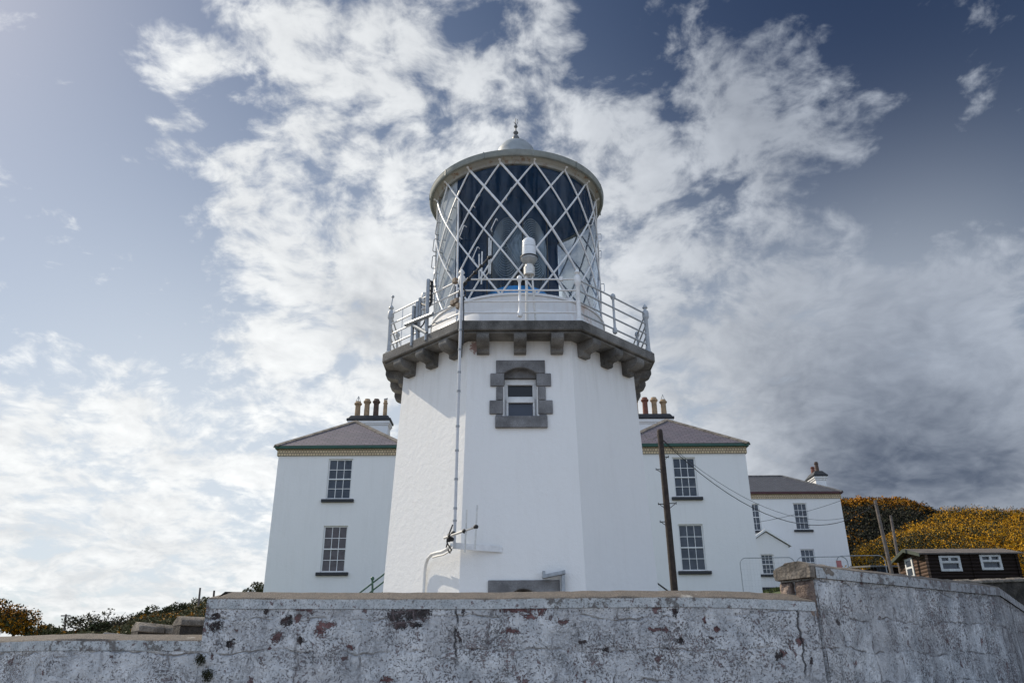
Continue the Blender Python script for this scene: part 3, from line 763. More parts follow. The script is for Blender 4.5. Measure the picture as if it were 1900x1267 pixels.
YG2 = yagi('gallery_antenna', 'taller slanting aerial with upright pale rods clamped to the railing corner post', [b0_, b1_],
     [(at(894.5, 467, Yup+.15), at(893, 527, Yup+.15)), (at(911, 446, Yup+.25), at(909.5, 508, Yup+.25)), (at(889, 472, Yup+.4), at(889, 522, Yup+.4)), (at(907.5, 442, Yup+.45), at(907, 507, Yup+.45))], ('cable', 'alu'),
     [at(859, 529, Yup), at(863, 526, Yup), at(870, 518, Yup+.05), at(882, 506, Yup+.1), at(893, 494, Yup+.15), at(908, 478, Yup+.24), at(857, 536, Yup)])
m_ = MB(); lp_ = [(857, 534), (852, 541), (852, 549), (857, 553), (863, 549), (864, 541), (860, 535)]
m_.tube([at(x, y, Yup-.03) for x, y in lp_], .015, 6); m_.tube([at(860, 552, Yup-.03), at(860.5, 580, Yup-.06), at(859, 640, Yup-.1)], .013, 6); YG2.part(m_, 'loose_cable', 'cable')
m_ = MB(); m_.tube([at(893, 522, Yup+.15), at(907, 505, Yup+.42)], .01, 6); YG2.part(m_, 'strut', 'alu')

# white cable down the lit face
nL, tL = frame(-1)
def onL(px, py, d):
    z = EZ(3)
    for _ in range(20):
        p = on_plane(px, py, CEN + nL*(Rw(z)*math.cos(PI/8)+d), nL); z = p.z
    return p
m_ = MB(); path = [(838, 1010, .36), (830, 1018, .33), (821, 1023, .28), (811, 1025, .24), (801, 1028, .19), (794, 1036, .13), (790, 1048, .08), (788, 1062, .06), (787, 1080, .05), (785, 1110, .05)]
m_.tube([onL(x, y, d) for x, y, d in path], .030, 8)
m_.tube([onL(x-1.2, y+1, d-.02) for x, y, d in path[5:]] + [onL(779, 1112, .03)], .010, 6)
m_.tube([onL(x+2, y+6, d*.6) for x, y, d in path[:5]], .014, 6)
tag(m_.build('drooping_cable', 'whitecable', None, tuple(onL(785, 1105, .05))), 'thick white cable drooping from the low aerial down the sunlit tower face', 'cable')

# panel antenna cluster at the left of the gallery
def onR(px, py, d=0):
    p0 = corner[7] + Vector((0, 0, ZT)); return on_plane(px, py, p0 + nL*d, nL)
def Q(x, y, d=0): return onR(700 + x/10.556, 500 + y/10.556, d)
PA = Thing('panel_antenna_cluster', tuple(Q(880, 1250, .05)), 'grey upright antenna tubes on a cross bar clamped to the gallery railing', 'antenna')
def PT(name, mat, segs, r, n=8):
    m_ = MB()
    for a in segs: m_.tube(a, r, n)
    return PA.part(m_, name, mat)
PT('mast', 'galv', [[Q(715, 720, .1), Q(672, 1500, .1)]], .038)
PT('mast', 'galv', [[Q(1000, 200, .1), Q(955, 1390, .1)]], .042)
PT('cross_bar', 'galv', [[Q(555, 1085, .14), Q(1095, 870, .14)]], .042)
PT('brace', 'galv', [[Q(700, 1085, .12), Q(970, 1250, .12)]], .04)
PT('antenna_tube', 'galv', [[Q(790, 1170, .03), Q(800, 640, .03)]], .06)
PT('antenna_tube', 'galv', [[Q(840, 980, .0), Q(850, 570, .0)]], .05)
PT('antenna_tube', 'alu', [[Q(905, 960, -.05), Q(918, 650, -.05)]], .05)
PT('antenna_tube', 'galv', [[Q(800, 1450, .03), Q(790, 1170, .03)]], .045)
for y in (215, 310, 400, 490, 570, 640):
    PT('rung', 'cable', [[Q(1000 - (y-215)*.035, y, .1), Q(1070 - (y-215)*.03, y+25, .0)]], .018, 6)
PT('antenna_panel', 'cable', [[Q(1072, 235, .0), Q(1058, 640, .0), Q(1010, 720, .05)]], .032)
m_ = MB(); m_.lathe(0, 0, [(.01, 0), (.06, .01), (.075, .12), (.06, .22), (.01, .25)], 14)
qq = Q(920, 650, -.05); m_.v = [(x+qq.x, y+qq.y, z+qq.z) for x, y, z in m_.v]; PA.part(m_, 'antenna_head', 'alu')
PT('loose_cable', 'cable', [[Q(860, 660, .02), Q(900, 690, .05), Q(960, 700, .1)], [Q(940, 980, 0), Q(900, 1080, 0), Q(830, 1150, .02), Q(860, 1130, .05)], [Q(990, 1130, .02), Q(1110, 1070, -.02), Q(1270, 1000, -.03)]], .016, 6)
for (x, y) in [(1530, 225), (1490, 660), (1600, 720), (1560, 620)]:
    m_ = MB(); c_ = Q(x, y, .02); m_.obox(c_, tL, nL, (0, 0, 1), .05, .05, .055); PA.part(m_, 'pipe_clamp', MAT.setdefault('rusty', simple('rusty_clamp', (.22, .17, .13), .7, .5, 12)), bevel=.012)

# ------------------------------------------------------------------ HOUSES
def wall_holes(mb, x0, x1, z0, z1, Y, holes):
    """front wall (facing -Y) with window openings, given as (u0,u1,z0,z1)"""
    xs = sorted({x0, x1, *[h[0] for h in holes], *[h[1] for h in holes]}); zz = sorted({z0, z1, *[h[2] for h in holes], *[h[3] for h in holes]})
    for i in range(len(xs)-1):
        for j in range(len(zz)-1):
            cx, cz = (xs[i]+xs[i+1])/2, (zz[j]+zz[j+1])/2
            if any(h[0] < cx < h[1] and h[2] < cz < h[3] for h in holes): continue
            mb.face([(xs[i], Y, zz[j]), (xs[i+1], Y, zz[j]), (xs[i+1], Y, zz[j+1]), (xs[i], Y, zz[j+1])])
    for (a, b_, c_, d_) in holes:      # reveals
        r = .14
        mb.face([(a, Y, c_), (a, Y, d_), (a, Y+r, d_), (a, Y+r, c_)]); mb.face([(b_, Y, d_), (b_, Y, c_), (b_, Y+r, c_), (b_, Y+r, d_)])
        mb.face([(a, Y, d_), (b_, Y, d_), (b_, Y+r, d_), (a, Y+r, d_)])
def sash(T, Y, h, cols=3, rows=4, sill=True, sm='black'):
    a, b_, c_, d_ = h; fr = MB(); y0, y1 = Y+.07, Y+.13; w = .055
    fr.box(a, a+w, y0, y1, c_, d_); fr.box(b_-w, b_, y0, y1, c_, d_); fr.box(a+w, b_-w, y0, y1, d_-w, d_); fr.box(a+w, b_-w, y0, y1, c_, c_+w*1.2)
    zm = (c_+d_)/2; fr.box(a+w, b_-w, y0-.012, y1-.002, zm-.024, zm+.024)
    for i in range(1, cols):
        x = a+w + (b_-a-2*w)*i/cols
        fr.box(x-.012, x+.012, y0+.012, y1-.012, c_+w*1.2, zm-.024); fr.box(x-.012, x+.012, y0+.012, y1-.012, zm+.024, d_-w)
    for i in range(1, rows):
        z = c_+w + (d_-c_-2*w)*i/rows
        if abs(z-zm) < .05: continue
        for j in range(cols):
            xa = a+w + (b_-a-2*w)*j/cols + (.0122 if j else 0); xb = a+w + (b_-a-2*w)*(j+1)/cols - (.0122 if j < cols-1 else 0)
            fr.box(xa, xb, y0+.014, y1-.014, z-.012, z+.012)
    W = T.part(fr, 'window', 'whiteframe')
    pn = MB(); pn.box(a+w*.5, b_-w*.5, y0+.033, y0+.045, c_+.02, d_-.02); T.part(pn, 'pane', 'pane_warm' if c_ < EZ(5) and a < 0 else 'pane', W)
    bk = MB(); bk.box(a-.02, b_+.02, Y+.145, Y+.2, c_-.02, d_+.02); T.part(bk, 'dark_room', 'darkroom', W)
    if sill:
        sl = MB(); sl.box(a-.16, b_+.16, Y-.10, Y+.07, c_-.13, c_-.002); T.part(sl, 'sill', sm, W, bevel=.01)
    return W
def hip_roof(T, x0, x1, y0, y1, ze, rise, ax0, ax1, ay0, ay1, mat, ridge_mat, hips=True):
    """ridge from (ax0,ay0) to (ax1,ay1)"""
    A, B = Vector((ax0, ay0, ze+rise)), Vector((ax1, ay1, ze+rise))
    c = [Vector((x0, y0, ze)), Vector((x1, y0, ze)), Vector((x1, y1, ze)), Vector((x0, y1, ze))]
    mb = MB()
    def f(pts, al):
        pts = [Vector(p) for p in pts]
        e = (pts[1]-pts[0]).normalized(); nrm = e.cross(pts[-1]-pts[0]).normalized(); v = nrm.cross(e)
        mb.face(pts, 0, False, [((p-pts[0]).dot(e)+.05, (p-pts[0]).dot(v)+.001) for p in pts])
    if abs(ay1-ay0) > abs(ax1-ax0):
        f([c[0], c[1], A], 0); f([c[1], c[2], B, A], 1); f([c[2], c[3], B], 0); f([c[3], c[0], A, B], 1)
        hp = [(c[0], A), (c[1], A), (A, B), (c[2], B), (c[3], B)]
    else:
        f([c[0], c[1], B, A], 0); f([c[1], c[2], B], 1); f([c[2], c[3], A, B], 0); f([c[3], c[0], A], 1)
        hp = [(c[0], A), (c[1], B), (A, B), (c[2], B), (c[3], A)]
    mb.face([c[3], c[2], c[1], c[0]])
    R_ = T.part(mb, 'roof', mat)
    for a, b_ in hp:
        m_ = MB(); n = max(3, int((b_-a).length/.45)); off = Vector((0, 0, .03))
        for i in range(n):
            p, q = a.lerp(b_, i/n), a.lerp(b_, (i+.97)/n); ax = (q-p).normalized(); sd = ax.cross(Vector((0, 0, 1))).normalized(); nn = sd.cross(ax)
            for s_ in (1, -1):
                o1 = sd*s_*.16 - nn*.075
                m_.hexa([p+o1, q+o1, q-nn*.002, p-nn*.002] if s_ > 0 else [p, q, q+o1, p+o1], [x+nn*.05 for x in ([p+o1, q+o1, q, p] if s_ > 0 else [p, q, q+o1, p+o1])])
        T.part(m_, 'ridge_tiles', ridge_mat, R_)
    return R_
def eaves(T, x0, x1, y0, y1, ze, gm, oh=.16):
    """cream brick cornice and gutter on the front and both sides"""
    d = MB(); z0, z1 = ze-.40, ze-.12
    a0, a1, b0, b1 = x0-.06, x1+.06, y0-.06, y1
    for (p, q) in (((a0, b0), (a1, b0)), ((a1, b0), (a1, b1)), ((a0, b1), (a0, b0))):
        L = math.hypot(q[0]-p[0], q[1]-p[1])
        d.face([(*p, z0), (*q, z0), (*q, z1), (*p, z1)], 0, False, [(.01, .01), (L, .01), (L, z1-z0), (.01, z1-z0)])
    d.face([(a0, b0, z0), (a0, b1, z0), (a1, b1, z0), (a1, b0, z0)])
    T.part(d, 'cornice', 'dentil')
    gtr = MB()
    gtr.box(x0-oh, x1+oh, y0-oh, y0-.062, ze-.118, ze+.02); gtr.box(x0-oh, x0-.062, y0-.06, y1, ze-.118, ze+.02); gtr.box(x1+.062, x1+oh, y0-.06, y1, ze-.118, ze+.02)
    T.part(gtr, 'gutter', gm, bevel=.02)
def pot(T, parent, x, y, z, h, r, kind, mat):
    m_ = MB()
    if kind == 'slim': prof = [(r*.95, z), (r*.85, z+h*.78), (r*1.05, z+h*.80), (r*1.05, z+h*.85), (r*.8, z+h*.87), (r*.8, z+h), (.02, z+h)]
    else: prof = [(r, z), (r*.92, z+h*.70), (r*1.0, z+h*.76), (r*1.35, z+h*.82), (r*1.38, z+h*.88), (r*1.0, z+h*.93), (r*.95, z+h), (.02, z+h)]
    m_.lathe(x, y, prof, 16); P_ = T.part(m_, 'chimney_pot', mat, parent)
    return prof[-2][0], z+h
def house_end(label, sgn, xs, Yf, yb, wins, gm, chim_dx, order, extra):
    x0, x1 = xs; ze = EZ(9.18); zg = EZ(1.2)
    T = Thing('keepers_house', ((x0+x1)/2, Yf, zg), label, 'house')
    w = MB(); wall_holes(w, x0, x1, zg, ze, Yf, wins)
    w.face([(x0, yb, zg), (x0, Yf, zg), (x0, Yf, ze), (x0, yb, ze)]); w.face([(x1, Yf, zg), (x1, yb, zg), (x1, yb, ze), (x1, Yf, ze)]); w.face([(x1, yb, zg), (x0, yb, zg), (x0, yb, ze), (x1, yb, ze)])
    T.part(w, 'wall', 'house')
    for h in wins: sash(T, Yf, h)
    oh = .16; half = (x1-x0)/2+oh
    xm = (x0+x1)/2
    eaves(T, x0, x1, Yf, yb, ze, gm)
    hip_roof(T, x0-oh, x1+oh, Yf-oh, yb+oh, ze+.022, 1.97, xm, xm, Yf-oh+half, yb+oh-half, 'slate', 'capstone')
    cy = Yf + 5.3; cxm = xm + chim_dx; zr = ze+1.74
    ch = MB(); ch.box(cxm-.98, cxm+.98, cy-.42, cy+.42, zr-.3, zr+.72); ch.box(cxm-1.02, cxm+1.02, cy-.46, cy+.46, zr+.722, zr+.80); ch.box(cxm-1.06, cxm+1.06, cy-.50, cy+.50, zr+.802, zr+.95)
    CH = T.part(ch, 'chimney', 'house', bevel=.01)
    cc = MB(); cc.box(cxm-1.12, cxm+1.12, cy-.55, cy+.55, zr+.952, zr+1.08)
    cc.hexa([(cxm-1.06, cy-.5, zr+1.082), (cxm+1.06, cy-.5, zr+1.082), (cxm+1.06, cy+.5, zr+1.082), (cxm-1.06, cy+.5, zr+1.082)], [(cxm-.95, cy-.38, zr+1.26), (cxm+.95, cy-.38, zr+1.26), (cxm+.95, cy+.38, zr+1.26), (cxm-.95, cy+.38, zr+1.26)])
    T.part(cc, 'chimney_cap', 'black', CH, bevel=.03)
    zt = zr+1.255
    for i, (kind, mat) in enumerate(order):
        x = cxm - .69 + .47*i
        hh = .98 if kind != 'cone' else .86
        r_, z_ = pot(T, CH, x, cy, zt, hh if kind != 'slim' else .92, .145 if kind != 'slim' else .115, 'slim' if kind == 'slim' else 'round', mat)
        if kind == 'cone':
            m_ = MB()
            for a in range(4):
                q = a*PI/2+.4; m_.tube([(x+.13*math.cos(q), cy+.13*math.sin(q), z_), (x, cy, z_+.30)], .012, 5)
            T.part(m_, 'pot_guard', 'galv', CH)
        if kind == 'slim':
            m_ = MB(); m_.tube([(x-.09, cy, z_+.06), (x+.10, cy, z_+.10)], .035, 6); m_.tube([(x-.05, cy, z_), (x-.05, cy, z_+.07)], .02, 5); m_.tube([(x+.06, cy, z_), (x+.06, cy, z_+.09)], .02, 5)
            T.part(m_, 'pot_guard', 'galv', CH)
    return T
YH = 33.0
def wrect(xa, xb, ya, yb, ym=None):
    ym = (ya+yb)/2; return (at(xa, ym, YH).x, at(xb, ym, YH).x, at((xa+xb)/2, yb, YH).z, at((xa+xb)/2, ya, YH).z)
HL = house_end('white house left of the tower with a green stair rail at its foot', -1, (-10.12, -4.76), YH, 42.5,
          [wrect(607, 652.5, 851, 926), wrect(597.5, 642.5, 975, 1061.5)], 'green', .18, [('cone', 'pot_buff'), ('round', 'pot_buff'), ('round', 'pot_dark'), ('slim', 'pot_buff')], None)
HR_ = house_end('white house right of the tower partly behind the dark utility pole', 1, (4.60, 10.06), YH, 42.5,
          [wrect(1250, 1293, 848, 922), wrect(1261.5, 1308, 972, 1059)], 'green', -.28, [('slim', 'pot_buff'), ('round', 'pot_red'), ('round', 'pot_buff'), ('cone', 'pot_buff')], None)
# low range that joins the two houses behind the tower
LK = Thing('link_building', (0, 38.5, EZ(2.8)), 'dark ridged roof just visible between the left house and the tower', 'building')
m_ = MB(); m_.box(-4.55, 4.40, 36.5, 41.5, EZ(2.8), EZ(9.2)); LK.part(m_, 'wall', 'house')
m_ = MB(); zl_ = EZ(9.2)
for (pts, L) in ((((-4.55, 36.3, zl_), (4.40, 36.3, zl_), (4.40, 39, zl_+2.3), (-4.55, 39, zl_+2.3)), 9), (((4.40, 41.7, zl_), (-4.55, 41.7, zl_), (-4.55, 39, zl_+2.3), (4.40, 39, zl_+2.3)), 9)):
    m_.face(pts, 0, False, [(.1, .1), (L, .1), (L, 3.5), (.1, 3.5)])
LK.part(m_, 'roof', 'slate')
m_ = MB(); m_.tube([(-4.55, 39, zl_+2.33), (4.4, 39, zl_+2.33)], .12, 8); LK.part(m_, 'ridge_tiles', 'black')

# third house, farther right --------------------------------------------------
Y3 = 50.0
T3 = Thing('hillside_house', (17, Y3, EZ(4.3)), 'farthest white house at the right with a grey slate roof and small gabled porch', 'house')
def r3(xa, xb, ya, yb, Y=Y3): return (at(xa, (ya+yb)/2, Y).x, at(xb, (ya+yb)/2, Y).x, at((xa+xb)/2, yb, Y).z, at((xa+xb)/2, ya, Y).z)
x0, x1, ze, zg = 9.0, 20.95, EZ(10.72), EZ(4.2)
w3 = [r3(1474.5, 1500, 933, 982.5), r3(1388, 1411, 934, 984), r3(1488, 1514, 1018.5, 1068)]
m_ = MB(); wall_holes(m_, x0, x1, zg, ze, Y3, w3)
m_.face([(x1, Y3, zg), (x1, 55.6, zg), (x1, 55.6, ze), (x1, Y3, ze)]); m_.face([(x0, 55.6, zg), (x0, Y3, zg), (x0, Y3, ze), (x0, 55.6, ze)]); m_.face([(x1, 55.6, zg), (x0, 55.6, zg), (x0, 55.6, ze), (x1, 55.6, ze)])
T3.part(m_, 'wall', 'house')
for h in w3: sash(T3, Y3, h)
eaves(T3, x0, x1, Y3, 55.6, ze, 'maroon')
hip_roof(T3, x0-.16, x1+.16, Y3-.16, 55.76, ze+.022, 1.72, x0+2.8, x1-2.55, 52.8, 52.8, 'slate_grey', 'greystone')
m_ = MB(); cx0, cx1 = 20.12, 20.80; ze -= .62; m_.box(cx0, cx1, 51.4, 52.8, ze+.5, ze+1.75); m_.box(cx0-.05, cx1+.05, 51.35, 52.85, ze+1.752, ze+1.86); m_.box(cx0-.1, cx1+.1, 51.3, 52.9, ze+1.862, ze+1.97)
C3 = T3.part(m_, 'chimney', 'house', bevel=.01)
m_ = MB(); m_.box(cx0-.15, cx1+.15, 51.25, 52.95, ze+1.972, ze+2.09)
m_.hexa([(cx0-.12, 51.28, ze+2.092), (cx1+.12, 51.28, ze+2.092), (cx1+.12, 52.92, ze+2.092), (cx0-.12, 52.92, ze+2.092)], [(cx0+.1, 51.5, ze+2.38), (cx1-.1, 51.5, ze+2.38), (cx1-.1, 52.7, ze+2.38), (cx0+.1, 52.7, ze+2.38)])
T3.part(m_, 'chimney_cap', 'black', C3, bevel=.03)
pot(T3, C3, 20.46, 51.75, ze+2.37, .66, .14, 'slim', 'pot_dark'); pot(T3, C3, 20.44, 52.45, ze+2.37, .5, .14, 'slim', 'pot_red'); ze += .62
# porch
YP = 47.6; ap = at(1420, 985, YP); er = at(1465, 1012, YP); ww = er.x-ap.x
zpe = er.z; zg3 = at(1440, 1092, YP).z - .6
pw = r3(1413.6, 1437, 1028, 1065, YP)
m_ = MB(); wall_holes(m_, ap.x-ww, er.x-.08, zg3, zpe, YP, [pw])
m_.face([(ap.x-ww, YP, zpe), (er.x-.08, YP, zpe), (ap.x, YP, ap.z-.06)])
for xx in (ap.x-ww, er.x-.08): m_.face([(xx, YP, zg3), (xx, Y3-.002, zg3), (xx, Y3-.002, zpe), (xx, YP, zpe)])
PO = T3.part(m_, 'porch', 'house')
m_ = MB()
for s_ in (-1, 1):
    e = Vector((ap.x + s_*(ww+.1), YP-.12, zpe-.05)); a_ = Vector((ap.x, YP-.12, ap.z)); dz = Vector((0, 0, .14)); by = Vector((0, Y3-YP+.1, 0))
    m_.hexa([e, a_, a_+by, e+by] if s_ < 0 else [a_, e, e+by, a_+by], [x+dz for x in ([e, a_, a_+by, e+by] if s_ < 0 else [a_, e, e+by, a_+by])])
T3.part(m_, 'porch_roof', 'whiteframe', PO)
sash(T3, YP, pw)
m_ = MB(); zpl = at(1430, 1089, YP).z; m_.box(ap.x-ww-.03, er.x-.05, YP-.04, YP-.003, zg3, zpl); T3.part(m_, 'plinth', 'black')

# ------------------------------------------------------------------ FOREGROUND WALL
DW = 9.5
def ztop(px, py, Y=DW): return at(px, py, Y).z
def wallmesh(path, thick, zbot, nrm_amp, name, T, nseg=.035, face_only=False, n_out=None):
    """path: list of (x,y,ztop); the outer face lies to the right-hand/-Y side; lumpy grid front, plain top, back and ends"""
    pts = [Vector(p) for p in path]
    mb = MB(); cols = []
    for a, b_ in zip(pts, pts[1:]):
        L = math.hypot(b_.x-a.x, b_.y-a.y); n = max(1, int(L/nseg)); dr = Vector((b_.x-a.x, b_.y-a.y, 0)).normalized(); nn = Vector((dr.y, -dr.x, 0))
        for i in range(n + (1 if b_ is pts[-1] else 0)):
            cols.append((a.lerp(b_, i/n), nn))
    rows = 46; base = len(mb.v)
    for p, nn in cols:
        for j in range(rows+1):
            z = zbot + (p.z - zbot)*(j/rows)**.8
            q = Vector((p.x, p.y, z))
            d = noise.noise(q*1.1)*.5 + noise.noise(q*3.1)*.32 + noise.noise(q*8.0)*.18 + noise.noise(q*19)*.07
            q = q + nn*(d*nrm_amp*min(1, (p.z-z)/.03 + .15)); mb.v.append(tuple(q))
    R1 = rows+1
    for i in range(len(cols)-1):
        for j in range(rows):
            mb.f.append((base+i*R1+j, base+(i+1)*R1+j, base+(i+1)*R1+j+1, base+i*R1+j+1)); mb.mi.append(0); mb.sm.append(True); mb.uv.append([(0, 0)]*4)
    # back and top
    bk = []
    for k, p in enumerate(pts):
        d1 = (pts[min(k+1, len(pts)-1)] - pts[max(k-1, 0)]); d1.z = 0; d1.normalize(); bk.append(p + Vector((-d1.y, d1.x, 0))*thick)
    for k in range(len(pts)-1):
        a, b_, c_, d_ = pts[k], pts[k+1], bk[k+1], bk[k]
        mb.face([a, b_, c_, d_]); mb.face([c_, d_, Vector((d_.x, d_.y, zbot)), Vector((c_.x, c_.y, zbot))])
    for k in (0, -1):
        a, d_ = pts[k], bk[k]; mb.face([a, d_, Vector((d_.x, d_.y, zbot)), Vector((a.x, a.y, zbot))])
    return T.part(mb, name, 'limewash'), pts, bk
def coping(T, pts, bk, h, slope, over, hip0=0, hip1=0, sub=18, ragged=True):
    """white faced band below a rough weathered top"""
    mb = MB(); P_ = []; B_ = []
    for k in range(len(pts)-1):
        n = max(2, int((pts[k+1]-pts[k]).length*sub/2))
        for i in range(n + (1 if k == len(pts)-2 else 0)):
            P_.append(pts[k].lerp(pts[k+1], i/n)); B_.append(bk[k].lerp(bk[k+1], i/n))
    n = len(P_); rows = []
    for i in range(n):
        f, b_ = P_[i], B_[i]; out = (f-b_); out.z = 0; out.normalize()
        along = (P_[min(i+1, n-1)] - P_[max(i-1, 0)]); along.z = 0; along.normalize()
        j1 = noise.noise(f*4.0)*.008 + noise.noise(f*14.0)*.005; j2 = noise.noise(f*5.0+Vector((3, 3, 3)))*.008 + noise.noise(f*17.0)*.006
        sh = Vector((0, 0, 0))
        if i == 0 and hip0: sh = along*hip0
        if i == n-1 and hip1: sh = along*-hip1
        Zv = Vector((0, 0, 1))
        rows.append([f + out*over + Zv*.002, f + out*(over+j1*.7) + Zv*(h+j1), f + out*(over-.015) + Zv*(h+.015+j2) + sh*.1,
                     f.lerp(b_, .55) + Zv*(h+slope+j2) + sh, f.lerp(b_, .8) + Zv*(h+slope*.95) + sh, b_ - out*over + Zv*h, b_ - out*over + Zv*.002])
    for i in range(n-1):
        for j in range(6):
            mb.face([rows[i][j], rows[i+1][j], rows[i+1][j+1], rows[i][j+1]], 0 if j == 0 else 1, False)
    for i in (0, n-1): mb.face(rows[i], 1)
    return T.part(mb, 'coping', ['band', 'coping'])
ZG0 = 0.0
# main stretch
cap_h = .105
def topline(pxs): return [(at(px, py, DW).x, DW, at(px, py, DW).z - cap_h) for px, py in pxs]
main_px = [(385, 1111), (566, 1112), (717, 1112), (880, 1112), (1099, 1109.5), (1263, 1108), (1400, 1111), (1512, 1116)]
TM = Thing('boundary_wall', (0, DW, 0), 'long flaking whitewashed wall in front of the tower with an exposed dark stone patch', 'wall')
_, pts, bk = wallmesh(topline(main_px), .40, ZG0, .035, 'wall_face', TM)
coping(TM, pts, bk, cap_h, .10, .009, hip0=.2)
# lower left stretch
TL = Thing('boundary_wall', (-5, DW, 0), 'lower whitewashed wall at the left edge with a pale flat coping', 'wall')
a = at(0, 1191, 10.05); b_ = at(-330, 1200, 11.6)
left_px = [(100, 1188), (240, 1188), (381, 1189)]
pth = [(b_.x, b_.y, b_.z-cap_h), (a.x, a.y, a.z-cap_h)] + [(x, y+.012, z) for x, y, z in topline(left_px)]
_, pts, bk = wallmesh(pth, .40, ZG0, .035, 'wall_face', TL)
coping(TL, pts, bk, cap_h, .08, .009)
# right stretch, running back from the stone end
TR = Thing('boundary_wall', (6, DW+2, 0), 'taller whitewashed wall receding at the right with a rough stone end', 'wall')
A = at(1509, 1052, DW+.006); ang = math.radians(38); dv = Vector((math.cos(ang), math.sin(ang), 0))
def on_right(px, py):
    n = Vector((dv.y, -dv.x, 0)); return on_plane(px, py, A, n)
B = on_right(1850, 1090)
Cc = at(1905, 1129, 15.6); E2 = at(2010, 1165, 22)
ch2 = .12
pth = [(A.x, A.y, A.z-ch2), (on_right(1680, 1071).x, on_right(1680, 1071).y, on_right(1680, 1071).z-ch2), (B.x, B.y, B.z-ch2), (Cc.x, Cc.y, Cc.z-ch2), (E2.x, E2.y, E2.z-ch2)]
_, pts, bk = wallmesh(pth, .47, ZG0, .04, 'wall_face', TR)
coping(TR, pts, bk, ch2, .09, .025, hip0=0)
# its unpainted stone end
st = MB(); nA = Vector((dv.y, -dv.x, 0))      # outward normal of the painted face
endn = -dv
rows_z = [(A.z-ch2-.30, A.z-ch2-.005, [(.03, .58), (.60, 1)]), (A.z-ch2-.44, A.z-ch2-.31, [(.05, .3), (.32, .72), (.74, 1)])]
for za, zb_, cells in rows_z:
    for (q0, q1) in cells:
        p0, p1 = A - nA*(.47*q0), A - nA*(.47*q1)
        N = 9; grid = []
        for i in range(N+1):
            for j in range(N+1):
                b0 = p0.lerp(p1, i/N); b0.z = za + (zb_-za)*j/N
                e = min(i, N-i, j, N-j)/(N/2)
                dd_ = .03 + .05*min(1, e*1.6)**.6 + (noise.noise(b0*9)*.5 + noise.noise(b0*23)*.25)*.05*min(1, e*2.5)
                grid.append(b0 + endn*dd_ if e > 0 else b0 - endn*.03)
        i0 = len(st.v); st.v += [tuple(v) for v in grid]
        for i in range(N):
            for j in range(N):
                k = i0 + i*(N+1) + j; st.f.append((k, k+1, k+N+2, k+N+1)); st.mi.append(0); st.sm.append(True); st.uv.append([(0, 0)]*4)
TR.part(st, 'stone_end', 'sandstone')
es = MB(); prof = [(0, .0), (0, .07), (0, .135), (.07, .165), (.28, .19), (.5, .20), (.72, .185), (.93, .15), (1, .12), (1, .06), (1, 0)]
base = [A - nA*(.51*(p_-.04)) + Vector((0, 0, -ch2+z_)) for p_, z_ in prof]; i0 = len(es.v); K = 9
for i in range(K+1):
    for j, v in enumerate(base):
        q = v + endn*(.10 - .52*i/K); mid = Vector((base[5].x, base[5].y, A.z-ch2+.07)); o = (v-mid).normalized()
        r_ = noise.noise(q*6)*.030 + noise.noise(q*17)*.018
        if i == 0: r_ += -.012; q = q + endn*(noise.noise(q*8)*.02)
        es.v.append(tuple(q + o*r_))
nj = len(base)
for i in range(K):
    for j in range(nj-1): es.f.append((i0+i*nj+j, i0+i*nj+j+1, i0+(i+1)*nj+j+1, i0+(i+1)*nj+j)); es.mi.append(0); es.sm.append(True); es.uv.append([(0, 0)]*4)
es.f.append(tuple(i0+j for j in range(nj))[::-1]); es.mi.append(0); es.sm.append(False); es.uv.append([(0, 0)]*nj)
TR.part(es, 'end_capstone', 'capstone')

# ferns in the wall joint
def leaf_mesh(name, cen, size, mi, mats, parent=None, origin=(0, 0, 0), flat=.55, up=0.0):
    """many small leaf-like quads"""
    n = len(cen); a = RNG.normal(size=(n, 3)); a[:, 2] += up; a /= np.linalg.norm(a, axis=1)[:, None]
    b = RNG.normal(size=(n, 3)); b -= a*(a*b).sum(1)[:, None]; b /= np.linalg.norm(b, axis=1)[:, None]
    s = np.asarray(size)[:, None]; cen = cen - np.array(origin)
    v = np.stack([cen - a*s, cen + b*s*flat, cen + a*s, cen - b*s*flat], 1).reshape(-1, 3)
    me = bpy.data.meshes.new(name); me.vertices.add(4*n); me.vertices.foreach_set('co', v.ravel().astype(np.float32))
    me.loops.add(4*n); me.loops.foreach_set('vertex_index', np.arange(4*n, dtype=np.int32))
    me.polygons.add(n); me.polygons.foreach_set('loop_start', np.arange(0, 4*n, 4, dtype=np.int32))
    try: me.polygons.foreach_set('loop_total', np.full(n, 4, np.int32))
    except Exception: pass
    for m_ in mats: me.materials.append(MAT[m_])
    me.polygons.foreach_set('material_index', np.asarray(mi, np.int32)); me.update(calc_edges=True); me.validate()
    o = bpy.data.objects.new(name, me); COL.objects.link(o)
    if parent is not None: o.parent = parent
    else: o.location = origin
    return o
for (px, py, lab) in [(372, 1223, 'upper dark fern growing from the joint of the two left walls'), (384, 1252, 'lower dark fern growing from the joint of the two left walls')]:
    p = at(px, py, DW-.05)
    cc = np.array(p) + RNG.normal(size=(260, 3)).clip(-1.8, 1.8)*np.array([.028, .02, .032])
    tag(leaf_mesh('wall_fern', cc, RNG.uniform(.008, .022, 260), np.zeros(260), ['moss'], None, tuple(p), .35), lab, 'plant')

